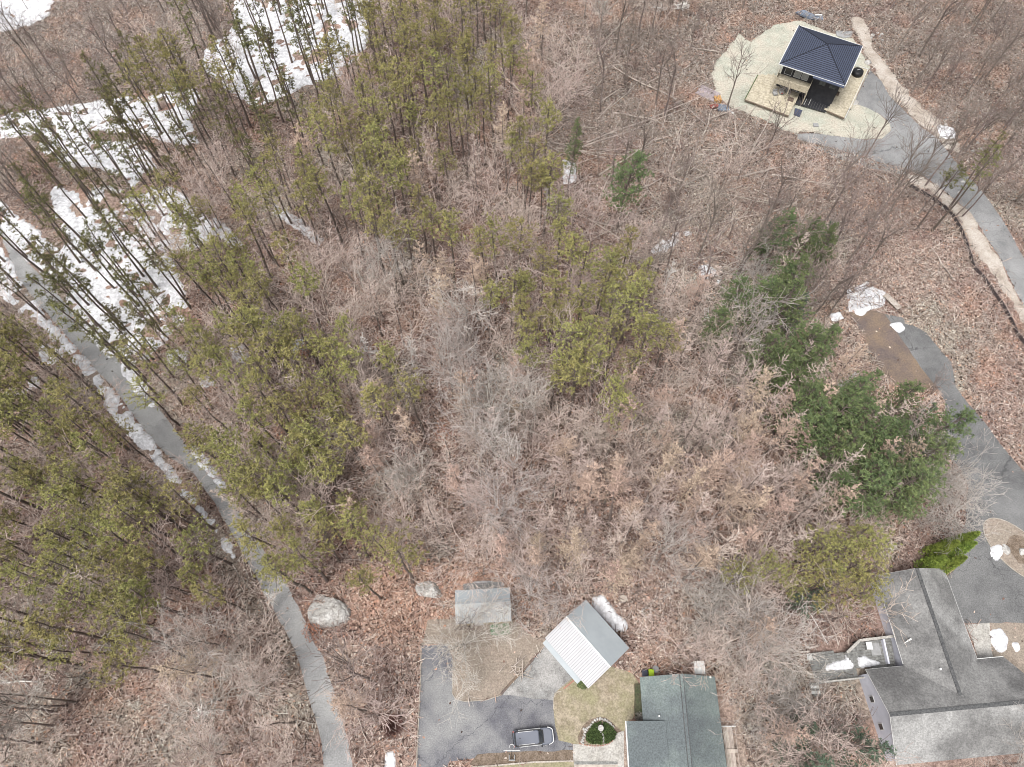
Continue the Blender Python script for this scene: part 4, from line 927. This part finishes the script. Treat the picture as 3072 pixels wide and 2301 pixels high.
# deck
e=empty('wooden_deck',(0,0,0),0,'raised weathered deck with pale railings on the west side of the right hand house','deck')
up=[Vector((*p,1.0)) for p in((40.15,10.45),(41.85,11.8),(46.2,12.3),(46.0,8.95),(41.4,8.7))]
def boards(poly,z,m,wd,e,u,nm='plank',gap=.03,th=.05):
    u=Vector(u).normalized(); v=Vector((-u.y,u.x,0)); a=[p.dot(u) for p in poly]; b=[p.dot(v) for p in poly]
    k=min(b); n=0
    pl=[(p.dot(u),p.dot(v)) for p in poly]
    while k<max(b)-.02:
        mid=min(k+wd/2,max(b)-.01); xs=[]
        for i in range(len(pl)):
            (x1,y1),(x2,y2)=pl[i-1],pl[i]
            if (y1>mid)!=(y2>mid): xs.append(x1+(x2-x1)*(mid-y1)/(y2-y1))
        if len(xs)>=2:
            x1,x2=min(xs),max(xs); q=[u*x1+v*k,u*x2+v*k,u*x2+v*(k+wd-gap),u*x1+v*(k+wd-gap)]; q=[Vector((w_.x,w_.y,z)) for w_ in q]
            MB().prism(q,th).build(nm,m,e); n+=1
        k+=wd
    return n
boards(up,1.0,M['greywood'],.32,e,(1,.11,0))
dn=[Vector((*p,.6)) for p in((35.8,10.4),(41.4,10.9),(41.4,8.0),(42.6,7.7),(36.3,7.15))]
boards(dn,.6,M['greywood'],.32,e,(1,.11,0))
def rail(pts,z0,z1,e,m='concrete',step=1.5,wd=.22):
    for a,b in zip(pts,pts[1:]):
        a=Vector((a[0],a[1],0)); b=Vector((b[0],b[1],0)); d=b-a; n=Vector((-d.y,d.x,0)).normalized()*wd/2
        MB().prism([v+Vector((0,0,z1)) for v in(a-n,b-n,b+n,a+n)],.05).build('top_rail',M[m],e)
        MB().prism([v+Vector((0,0,z0+.15)) for v in(a-n*.3,b-n*.3,b+n*.3,a+n*.3)],.05).build('bottom_rail',M[m],e)
        k=max(1,int(d.length/step)); bal=MB()
        for i in range(k+1):
            p=a+d*i/k; MB().box(p.x-.05,p.x+.05,p.y-.05,p.y+.05,0,z1-.052).build('post',M[m],e)
        nb=int(d.length/.14)
        for i in range(nb):
            p=a+d*(i+.5)/nb; bal.box(p.x-.015,p.x+.015,p.y-.015,p.y+.015,z0+.152,z1-.054)
        tag(bal.build('balusters',M[m],e),kind='stuff')
rail([(40.15,10.45),(41.85,11.8),(46.1,12.3)],1.0,2.0,e,wd=.30); rail([(36.9,7.2),(42.5,7.75)],.6,1.6,e,wd=.16)
for k in range(5): MB().box(35.6+.05*k,36.6+.05*k,6.9-.3*k,7.18-.3*k,0,.5-.1*k).build('step',M['white'] if k%2 else M['greywood'],e)
MB().box(44.9,45.1,9.2,12.0,1.0,1.6).build('bench',M['siding'],e)
def deck_snow(pl,z,lab):
    l=[T(2,2,*p,z) for p in pl]; o=snow('snow_patch',[l],min(p.x for p in l)-.8,max(p.x for p in l)+.8,min(p.y for p in l)-.8,max(p.y for p in l)+.8,.12,.3,.35,3,label=lab,cat='snow patch'); o.location.z=z+.02; return o
deck_snow([(1130,945),(1180,940),(1215,965),(1290,985),(1210,1005),(1150,1005)],1.0,'snow left on the upper part of the grey deck')
deck_snow([(1060,905),(1090,905),(1110,980),(1100,1010),(1010,1020),(930,1030),(930,1000),(1010,975),(1060,970)],.6,'snow streaks left on the lower part of the grey deck')
for nm,pl,lab,mm in(('folded_table',[(1170,850),(1208,850),(1208,900),(1172,900)],'white folding table standing on the upper deck',M['white']),('grey_mat',[(1212,855),(1270,850),(1290,930),(1230,935)],'grey mat lying on the upper deck',M['slab'])):
    l=[T(2,2,*p,1.05) for p in pl]
    if 'table' in nm:
        o=empty('folding_table',(l[0].x,l[3].y,1.0),0,lab,'table'); wx,wy=l[1].x-l[0].x,l[0].y-l[3].y; MB().box(0,wx,0,wy,.7,.74).build('tabletop',mm,o)
        for x in(.05,wx-.1):
            for y in(.05,wy-.1): MB().box(x,x+.05,y,y+.05,.002,.7).build('leg',M['slab'],o)
    else: tag(MB().prism([Vector((p.x,p.y,1.04)) for p in l[::-1]][::-1],.035).build('floor_mat',mm),lab,'mat')
l=T(2,2,822,945,.9); o=empty('lawn_chair',(l.x,l.y,.6),0,'white slatted chair at the far end of the lower deck','chair')
for k in range(4): MB().box(-.3+k*.16,-.18+k*.16,-.3,.3,.38,.41).build('slat',M['white'],o)
for k in range(4): MB().box(-.3+k*.16,-.18+k*.16,.3,.36,.4,.95).build('back_slat',M['white'],o)
for x in(-.28,.22):
    for y in(-.28,.24): MB().box(x,x+.06,y,y+.05,0.002,.38).build('leg',M['white'],o)
# ---- upper right house
zt=6.6
c4=[G(2100+.2712*a,20+.2712*b,zt) for a,b in((1115,205),(1815,430),(1600,870),(850,645))]
ctr=sum(c4,Vector((0,0,0)))/4; u=(c4[1]-c4[0]).normalized()
e=empty('house',(ctr.x,ctr.y,0),math.atan2(u.y,u.x),'dark house with slate blue hip roof and tan platforms','house')
hx=5.7; hy=5.45
cor=[(-hx,hy),(hx,hy),(hx,-hy),(0.2,-hy),(.2,-hy+.25),(-hx-.1,-hy+.25),(-hx-.1,0.4),(-hx+.15,.4)]
ap=Vector((.1,.2,zt+2.1))
def fc(pts,nm='roof',m='slate',lab=None):
    o=MB().prism([Vector(p) for p in pts]+[ap],.14).build(nm,M[m],e); return o
xl=-hx-.05; z=zt
n_=fc([(xl,hy,z),(hx,hy,z)][::-1]); e_=fc([(hx,-hy,z),(hx,hy,z)]); s_=fc([(xl,-hy,z),(hx,-hy,z)]); w_=fc([(xl,hy,z),(xl,-hy,z)])
# shingle courses as thin proud strips
cs=MB()
def courses(p,q,n):
    p=Vector(p);q=Vector(q)
    for k in range(1,n):
        a=p.lerp(ap,k/n); b=q.lerp(ap,k/n); a2=p.lerp(ap,(k+.32)/n); b2=q.lerp(ap,(k+.32)/n); up_=Vector((0,0,.022))
        cs.prism([a+up_,b+up_,b2+up_,a2+up_],.02)
courses((hx,-hy,z),(hx,hy,z),17); courses((xl,hy,z),(xl,-hy,z),17); courses((xl,-hy,z),(hx,-hy,z),17); courses((hx,hy,z),(xl,hy,z),17)
tag(cs.build('shingle_courses',M['slate_d'],e),kind='stuff')
hp=MB()
for p in((xl,hy,z),(hx,hy,z),(hx,-hy,z),(xl,-hy,z)): hp.tube(Vector(p)+Vector((0,0,.02)),ap+Vector((0,0,.03)),.07,.07,4)
hp.build('hip_cap',M['slate_d'],e)
fa=MB(); zz=zt-.05
for a,b in(((xl-.08,hy+.08),(hx+.08,hy+.08)),((hx+.08,hy+.08),(hx+.08,-hy-.08)),((hx+.08,-hy-.08),(xl-.08,-hy-.08)),((xl-.08,-hy-.08),(xl-.08,hy+.08))):
    fa.tube(Vector((*a,zz)),Vector((*b,zz)),.07,.07,4)
fa.build('gutter',M['white'],e)
MB().prism([(.3,-hy-.45,zt-.12),(hx,-hy-.45,zt-.12),(hx,-hy-.1,zt-.02),(.3,-hy-.1,zt-.02)],.12).build('porch_eave',M['slate'],e)
MB().box(-hx+.6,hx-.6,-hy+2.2,hy-.6,0,zt-.2).build('wall',M['dsiding'],e)
# upper balcony with solid tan parapet, deck under
bl=empty if False else None
MB().box(-hx+.3,.4,-hy-.2,-hy+2.2,3.0,3.15).build('balcony_floor',M['newwood'],e)
pp=MB(); pp.box(-hx+.2,.4,-hy-.3,-hy-.2,2.95,4.1); pp.box(-hx+.2,-hx+.3,-hy-.2,-hy+2.2,2.95,4.1); pp.box(.4,.5,-hy-.3,-hy+2.2,2.95,4.1); pp.build('balcony_parapet',M['newwood'],e)
for x in(-hx+.25,-2.6,.45): MB().box(x-.09,x+.09,-hy-.29,-hy-.11,.6,2.949).build('post',M['newwood'],e)
for x0,x1 in((-4.6,-3.3),(-2.9,-1.7),(-1.55,-.4)): window(e,x0,x1,3.4,5.6,-hy+2.2,'y',gl='palepane' if x0>-3 else 'glass',mull=0)
for x0,x1 in((-4.4,-2.6),(-2.2,-.6)): window(e,x0,x1,.7,2.6,-hy+2.2,'y',mull=1)
for x0,x1 in((1.6,2.8),(3.4,4.6)): window(e,x0,x1,3.4,5.2,-hy+2.2,'y',mull=1,fr='dsiding')
# dark deck in the middle
def local(px,py,z): 
    g=G(2100+.2712*px,20+.2712*py,z); v=Vector((g.x-ctr.x,g.y-ctr.y,0)); c,s=math.cos(-e.rotation_euler.z),math.sin(-e.rotation_euler.z); return Vector((v.x*c-v.y*s,v.x*s+v.y*c,z))
def lsheet(nm,px,z,m,th,lab=None):
    p=[local(*q,z) for q in px]
    n=(p[1]-p[0]).cross(p[2]-p[0])
    if n.z<0:p=p[::-1]
    return MB().prism(p,th).build(nm,m,e)
def lboards(nm,px,z,m,wd,u):
    p=[local(*q,z) for q in px]; boards(p,z,m,wd,e,u,nm)
lboards('plank',[(1160,760),(1480,840),(1385,1170),(1060,1075)],.35,M['darkdeck'],.45,(0,1,0))
lboards('tan_board',[(495,1025),(640,755),(810,745),(1140,870),(1050,1065),(980,1205)],.55,M['newwood'],.6,(1,0,0))
lsheet('platform_base',[(500,1022),(642,760),(810,750),(1135,872),(1048,1062),(980,1200)],.49,M['newwood'],.47)
lboards('tan_board',[(1690,660),(1860,690),(1600,1235),(1405,1150),(1540,870)],.55,M['newwood'],.6,(0,1,0))
lsheet('platform_base',[(1700,670),(1850,696),(1598,1225),(1412,1148),(1540,880)],.49,M['newwood'],.47)
def ledge(a,b,z,wd,m,nm='edge_board'):
    a=local(*a,z);b=local(*b,z); MB().tube(a,b,wd,wd,4).build(nm,m,e)
ledge((495,1030),(980,1210),.6,.12,M['mulch']); ledge((495,1025),(640,755),.62,.09,M['moss']); ledge((1860,690),(1600,1240),.66,.06,M['white']); ledge((1720,650),(1860,690),.7,.06,M['white']); ledge((1405,1155),(1600,1240),.6,.12,M['mulch']); ledge((1050,1070),(1165,800),.9,.09,M['newwood'])
for x in(1180,1230): ledge((x,1020),(x-30,1085),.9,.04,M['white'],'stair_rail')
lsheet('door_mat',[(1055,1120),(1135,1145),(1105,1210),(1040,1185)],.30,M['slate'],.28)
# furniture on platforms
def lworld(px,py,z): return G(2100+.2712*px,20+.2712*py,z)
g=lworld(1740,735,.8); e3=empty('covered_table',(g.x,g.y,.56),.3,'round table under a black cover on the right tan platform','table'); MB().lathe((0,0,0),[(.95,0.002),(1.0,.3),(.95,.75),(.5,.85)],14).build('cover',M['carblack'],e3,smooth=True); MB().box(-.3,.4,.1,.16,.86,.92).build('white_strap',M['white'],e3)
for k,(a,b,l) in enumerate(((1000,1030,'brown wooden crate on the left tan platform'),(1505,962,'small square brown crate on the right tan platform'))):
    g=lworld(a,b,.6); e3=empty('crate',(g.x,g.y,.555),-.45,l,'crate'); 
    for q in((-.5,.5,-.35,-.3),(-.5,.5,.3,.35),(-.5,-.45,-.3,.3),(.45,.5,-.3,.3)): MB().box(*q,.05,.35).build('side_panel',M['mud'],e3)
    MB().box(-.5,.5,-.35,.35,0,.05).build('base_panel',M['mulch'],e3)
g=lworld(900,960,.6); e3=empty('patio_set',(g.x,g.y,.555),.2,'grey garden seats with a red cushion under the balcony','seat')
for x in(-1.2,0,1.2):
    MB().box(x-.4,x+.4,-.35,.35,.1,.42).build('seat',M['slab'],e3,bevel=.04); MB().box(x-.4,x+.4,.35,.47,.1,.9).build('backrest',M['slab'],e3,bevel=.03)
MB().box(-.35,.0,-.5,-.38,.42,.6).build('cushion',M['red'],e3,bevel=.03)
g=lworld(1280,1310,0.1)
tag(MB().box(-.45,.45,-.4,.4,0.02,.25,Matrix.Translation((g.x,g.y,0))).build('hatch_box',M['slab'],bevel=.03),'small grey utility box on the straw mat','utility box')
# tarp, junk
e3=empty('tarp_pile',(0,0,0),0,'black tarpaulin heap behind the slate roofed house','tarpaulin')
q=[T(2,0,*p) for p in((725,88),(780,84),(850,105),(900,118),(905,135),(830,132),(750,112))]
rr=random.Random(8); top=[Vector((p.x,p.y,.3+rr.uniform(0,.4))) for p in q]; MB().prism(top[::-1],.3).build('sheet',M['blue'],e3)
MB().box(q[3].x-1.6,q[3].x-.2,q[3].y-.2,q[3].y+.1,.7,.8).build('board',M['white'],e3)
def jw(a,b): return G(2080+.113*a,240+.113*b)
p=jw(330,430); e3=empty('board_stack',(p.x,p.y,0),-.62,'stack of pale pinkish boards at the left edge of the straw mat','board stack')
for k in range(8): MB().box(-1.9+.1*(k%3),1.9,-.5+k*.3,-.24+k*.3,.05,.2+.03*(k%4)).build('board',M['pinkboard'],e3)
p=jw(635,560); e3=empty('barrier_stack',(p.x,p.y,0),.1,'stack of orange and yellow plastic barriers beside the boards','barrier')
for k in range(4): MB().box(-.6+k*.3,-.36+k*.3,-.6,.6,.02,.75).build('barrier',M['orange'],e3,bevel=.04)
p=jw(520,770); e3=empty('wheelbarrow',(p.x,p.y,0),.4,'dull red wheelbarrow among the building scrap','wheelbarrow')
b=MB(); b.add([(-.5,-.25,.35),(.5,-.2,.35),(.5,.2,.35),(-.5,.25,.35),(-.7,-.45,.75),(.8,-.35,.7),(.8,.35,.7),(-.7,.45,.75)],[(3,2,1,0),(0,1,5,4),(1,2,6,5),(2,3,7,6),(3,0,4,7)]); b.build('tray',M['red'],e3)
MB().tube(Vector((.8,-.05,.2)),Vector((.8,.05,.2)),.2,.2,12,True).build('wheel',M['tyre'],e3)
for s in(-.22,.22): MB().tube(Vector((.8,s*.4,.2)),Vector((-1.3,s*1.4,.65)),.03,.03,5,True).build('handle',M['wood'],e3); MB().tube(Vector((-.4,s,.35)),Vector((-.5,s,0)),.025,.025,5,True).build('leg',M['carblack'],e3)
p=jw(780,770); tag(MB().prism([Vector((p.x-1,p.y-.6,.35)),Vector((p.x+.9,p.y-.7,.3)),Vector((p.x+1.1,p.y+.5,.4)),Vector((p.x-.7,p.y+.8,.45))],.3).build('tarp',M['blue']),'blue grey folded tarp beside the red wheelbarrow','tarpaulin')
for k,(a,b) in enumerate((((730,650),(1080,930)),((850,720),(1060,900)),((560,660),(700,790)))):
    p,q=jw(*a),jw(*b); d=q-p; tag(MB().tube(p+Vector((0,0,.1+.08*k)),q+Vector((0,0,.12+.08*k)),.09,.09,4,True).build('timber',M['white']),('longest white timber lying across the edge of the straw mat','shorter white timber lying along the longest one','white timber leaning between the barriers and the blue tarp')[k],'timber')
# silt fence
e3=empty('silt_fence',(0,0,0),0,'low black silt fence running down the hill below the upper driveway','fence')
fp=tp(2,0,[(1465,1212),(1530,1245),(1600,1285),(1680,1340),(1740,1400),(1790,1480),(1830,1580),(1855,1657),(1880,1740),(1930,1790),(1980,1860),(2050,1960),(2110,2060),(2160,2170),(2230,2260),(2300,2360)])
for i,(a,b) in enumerate(zip(fp,fp[1:])):
    d=(b-a); n=Vector((-d.y,d.x,0)).normalized()*.03
    mb=MB(); b_=b-d.normalized()*.06; mb.prism([a+d.normalized()*.06-n+Vector((0,0,.7)),b_-n+Vector((0,0,.6)),b_+n*3+Vector((0,0,.6)),a+d.normalized()*.06+n*3+Vector((0,0,.7))],.65); mb.build('fabric_panel',M['fabric'],e3)
    MB().box(a.x-.04,a.x+.04,a.y-.04,a.y+.04,0,.9).build('stake',M['wood'],e3)
fp=tp(2,1,[(1400,330),(1470,340),(1530,390),(1580,430),(1610,480)]); kerb('ditch',fp,.35,.05,M['mulch'],.0)
# pallet panel near snow crescent
p=T(2,1,1355,300,.3); e3=empty('trailer_board',(p.x,p.y,0),-1.0,'pale flat board leaning by the snow crescent of the dirt drive','board'); MB().box(-1.5,1.5,-.45,.45,.45,.55).build('panel',M['sand'],e3); 
for x in(-1.3,1.3): MB().box(x-.05,x+.05,-.4,.4,0,.45).build('leg',M['wood'],e3)
p=T(2,1,155,380,.1); e3=empty('ladder',(p.x,p.y,0),1.5,'short pale ladder lying among the pole stacks','ladder')
for s in(-.3,.3): MB().box(-1.2,1.2,s-.05,s+.05,.1,.2).build('rail',M['white'],e3)
for k in range(6): MB().box(-1.05+k*.4,-.95+k*.4,-.25,.25,.12,.18).build('rung',M['white'],e3)
# timber edging of the lawn
fp=tp(1,2,[(1035,1185),(1100,1110),(1180,1030),(1245,955)])
for a,b in zip(fp,fp[1:]):
    tag(MB().tube(a+Vector((0,0,.14)),b+Vector((0,0,.14)),.15,.15,6,True).build('edging_log',M['mud']),'rotting log set end to end as the edge of the lawn beside the gravel apron','log','edging logs beside the apron')
a,b=T(1,2,1440,1150),T(1,2,1520,1085); tag(MB().tube(a+Vector((0,0,.1)),b+Vector((0,0,.1)),.11,.11,4,True).build('edging_timber',M['brick']),'reddish timber edging at the south corner of the garage','timber')
# ---------------------------------------------------------------- garden bed with stones, bird bath
ce=R7([(895,745)])[0]
e3=empty('stone_border',(0,0,0),0,'arched border of round pale stones round the green garden bed','stone border')
arc=[(735,830),(732,800),(738,775),(748,750),(752,722),(765,705),(790,680),(805,660),(822,640),(842,622),(862,612),(885,607),(905,612),(925,618),(945,628),(962,640),(980,658),(1000,680),(722,812),(745,700),(775,690)]
for i,q in enumerate(arc):
    g=R7([q])[0]; rock('stone',(g.x,g.y,.08),R.uniform(.15,.24),R.uniform(.14,.2),.17,M['rock'],None,seed=200+i,parent=e3,rz=R.random()*3,sub=2)
bed=R7([(765,810),(762,750),(800,690),(830,655),(890,630),(950,650),(1000,690),(1030,740),(1010,790),(950,825),(860,832),(800,828)])
sheet('garden_bed',bed,M['mulch'],.075,.05)
sheet('garden_soil',R7([(700,830),(690,770),(730,680),(790,620),(860,590),(930,595),(990,640),(1040,700),(1090,715),(1030,740),(1000,690),(950,650),(890,630),(830,655),(800,690),(762,750),(765,815)]),M['mulch'],.079,.08)
gc=MB(); rr=random.Random(3)
for i in range(2600):
    x=rr.uniform(min(p.x for p in bed),max(p.x for p in bed)); y=rr.uniform(min(p.y for p in bed),max(p.y for p in bed))
    if inpoly(np.array([x]),np.array([y]),bed)[0]:
        pxl=R7([(905,690),(890,720),(915,760),(915,820)]); 
        if abs(x-np.interp(-y,[-q.y for q in pxl],[q.x for q in pxl]))<.12: continue
        blades(gc,Vector((x,y,rr.uniform(.1,.4))),3,.2,.1,rr)
tag(gc.build('ground_cover',M['moss']),kind='stuff')
kerb('garden_path',R7([(905,690),(892,720),(912,760),(915,820)]),.26,.05,M['rock'],.076)
g=R7([(885,692)])[0]; e3=empty('bird_bath',(g.x,g.y,.075),0,'small pale stone bird bath in the middle of the garden bed','bird bath')
MB().lathe((0,0,0),[(.2,0),(.1,.12),(.08,.6),(.12,.68)],10).build('pedestal',M['rock'],e3,smooth=True); MB().lathe((0,0,.68),[(.12,0),(.34,.09),(.34,.13),(.28,.11),(.05,.07)],14).build('bowl',M['rock'],e3,smooth=True)
for k,(x,y) in enumerate(((.5,.25),(-.45,.1),(.35,-.4))): rock('boulder',(g.x+x,g.y+y,.07),.22,.18,.2,M['rock'],('pale stone right of the bird bath','pale stone left of the bird bath','pale stone below the bird bath')[k],'stone',seed=300+k,sub=2)
e3=empty('brick_edging',(0,0,0),0,'row of red bricks along the lower side of the garden bed','brick edging')
bp=R7([(700,828),(760,842),(830,850),(900,848),(960,830),(1000,800)])
for a,b in zip(bp,bp[1:]):
    k=max(1,int((b-a).length/.24)); d=(b-a)/k; ang=math.atan2(d.y,d.x)
    for i in range(k): MB().box(-.1,.1,-.05,.05,0,.1,Matrix.Translation((a+d*(i+.5)).to_tuple()[:2]+(.085,))@Matrix.Rotation(ang,4,'Z')).build('brick',M['brick'],e3)
for px,py,l in((1225,600,'dark tangle of shrubs at the inner corner of the house roof'),):
    g=R7([(px,py)])[0]; shrub('shrub',g,.7,1.2,160,M['greybark'],l,seed=9)
g=R7([(730,290)])[0]; e3=empty('shrub',g,0,'small dark green bush at the south corner of the garage','shrub'); f=MB()
for j in range(500):
    a=rr.uniform(0,6.28); q=rr.random()**.5*.75; blades(f,Vector((math.cos(a)*q,math.sin(a)*q,rr.uniform(.1,1.0)*(1.1-q*.6))),2,.2,.08,rr)
f.build('foliage',M['needle3'],e3); MB().tube(Vector((0,0,0)),Vector((0,0,.6)),.04,.02,5).build('stem',M['bark'],e3)
# ---------------------------------------------------------------- car
p0=R7([(295,772)],.9)[0]
e=empty('parked_car',(p0.x,p0.y,.006),math.radians(5.5),'dark blue grey estate car with chrome trim parked on the asphalt','car')
L2,W2=2.32,.93
def loft(secs,nm,m,smooth=True,bevel=0):   # secs: list of (z, [(x,y)...]) same count
    mb=MB(); n=len(secs[0][1]); vs=[(x,y,z) for z,ps in secs for x,y in ps]
    fs=[(j*n+i,j*n+(i+1)%n,(j+1)*n+(i+1)%n,(j+1)*n+i) for j in range(len(secs)-1) for i in range(n)]
    fs+=[tuple(range(n-1,-1,-1)),tuple(range((len(secs)-1)*n,len(secs)*n))]; mb.add(vs,fs); return mb.build(nm,m,e,smooth=False,bevel=bevel)
def outline(x0,x1,w,rf,rr_,k=6):  # rounded rectangle, front rounder
    out=[]
    for cx,cy,a0,r_,ry in((x1-rf,w-rf*.55,0,rf,rf*.55),(x0+rr_,w-rr_*.7,90,rr_,rr_*.7),(x0+rr_,-w+rr_*.7,180,rr_,rr_*.7),(x1-rf,-w+rf*.55,270,rf,rf*.55)):
        for i in range(k+1):
            t=math.radians(a0+90*i/k); out.append((cx+r_*math.cos(t),cy+ry*math.sin(t)))
    return out
loft([(.22,outline(-L2+.05,L2-.05,W2-.04,.75,.25)),(.35,outline(-L2,L2,W2,.78,.28)),(.72,outline(-L2,L2,W2,.78,.28)),(.92,outline(-L2+.04,L2-.12,W2-.05,.76,.3)),(.97,outline(-L2+.08,L2-.25,W2-.12,.75,.32))],'body',M['carpaint'],bevel=.03)
loft([(.96,outline(-L2+.1,1.15,W2-.10,.5,.25)),(1.3,outline(-L2+.24,.8,W2-.2,.35,.22)),(1.44,outline(-L2+.3,.66,W2-.24,.3,.22))],'window_band',M['glass'])
rf=loft([(1.442,outline(-L2+.28,.64,W2-.21,.28,.22)),(1.50,outline(-L2+.34,.56,W2-.26,.28,.22))],'roof',M['carpaint'],bevel=.02)
MB().lathe((-1.55,.0,1.5),[(.06,0),(.02,.12)],8).build('antenna',M['carblack'],rf)
for s in(-1,1):
    MB().tube(Vector((-L2+.6,s*(W2-.27),1.54)),Vector((.05,s*(W2-.27),1.54)),.022,.022,6,True).build('roof_rail',M['chrome'],e)
    MB().box(-1.7,.9,s*(W2-.06)-.02,s*(W2-.06)+.02,.93,.985).build('side_trim',M['chrome'],e)
    MB().box(.82,1.0,s*(W2+.1)-.1,s*(W2+.1)+.1,.98,1.12).build('wing_mirror',M['carblack'],e,bevel=.03)
    MB().tube(Vector((1.75,s*.62,.80)),Vector((2.18,s*.5,.72)),.11,.09,8,True).build('headlight',M['chrome'],e)
    MB().box(-L2-.01,-L2+.12,s*.75-.1,s*.75+.1,.7,.95).build('tail_light',M['red'],e)
    for x in(-1.42,1.42):
        wb=MB().tube(Vector((x,s*(W2-.2),.33)),Vector((x,s*(W2+.01),.33)),.33,.33,18,True).build('wheel',M['tyre'],e); MB().tube(Vector((x,s*(W2-.0),.33)),Vector((x,s*(W2+.03),.33)),.2,.18,12,True).build('rim',M['chrome'],wb)
pl=outline(-L2,L2,W2,.78,.28); fr=[q for q in pl if q[0]>L2-.62]; fr.sort(key=lambda q:q[1])
bm_=MB()
for a,b in zip(fr,fr[1:]): bm_.tube(Vector((a[0]-.02,a[1]*.99,.84)),Vector((b[0]-.02,b[1]*.99,.84)),.045,.045,5)
bm_.build('front_trim',M['chrome'],e)
MB().box(-L2-.07,-L2+.1,-.8,.8,.35,.6).build('rear_bumper',M['carblack'],e,bevel=.04)
MB().box(1.1,1.2,-.7,.7,.975,1.0).build('wiper_cowl',M['carblack'],e)
for y in(-.35,.25): MB().tube(Vector((1.1,y,1.02)),Vector((.9,y+.35,1.2)),.012,.012,4).build('wiper',M['carblack'],e)
# ---------------------------------------------------------------- basketball hoop
zb=3.0; g=G(1500+.339*105,1950+.339*888,3.3); gb=G(1500+.339*105,1950+.339*955,.2); 
e=empty('basketball_hoop',(g.x,gb.y,.006),0,'portable basketball hoop with white backboard at the foot of the parking area','basketball hoop')
dy=g.y-gb.y
MB().box(-.92,.92,dy-.05,dy,2.9,3.95).build('backboard',M['white'],e)
mb=MB()
for i in range(20):
    t=i*2*math.pi/20; t2=(i+1)*2*math.pi/20; mb.tube(Vector((math.cos(t)*.26,dy+.36+math.sin(t)*.26,3.05)),Vector((math.cos(t2)*.26,dy+.36+math.sin(t2)*.26,3.05)),.028,.028,5)
rm=mb.build('rim',M['chrome'],e); nb=MB()
for i in range(12):
    t=i*2*math.pi/12; nb.tube(Vector((math.cos(t)*.25,dy+.36+math.sin(t)*.25,3.03)),Vector((math.cos(t+.3)*.15,dy+.36+math.sin(t+.3)*.15,2.6)),.014,.014,4)
nb.build('net',M['white'],rm); MB().box(-.05,.05,dy,dy+.12,3.0,3.1).build('bracket',M['white'],e)
MB().tube(Vector((0,0,.2)),Vector((0,dy-.25,3.0)),.05,.045,8).build('pole',M['carblack'],e)
MB().tube(Vector((0,dy-.25,3.0)),Vector((0,dy-.05,3.4)),.035,.035,6).build('arm',M['carblack'],e)
mb=MB(); mb.box(-.36,.36,-.30,-.16,0,.3); mb.box(-.36,-.26,-.16,.34,0,.25); mb.box(.26,.36,-.16,.34,0,.25); mb.build('base',M['slab'],e,bevel=.03)
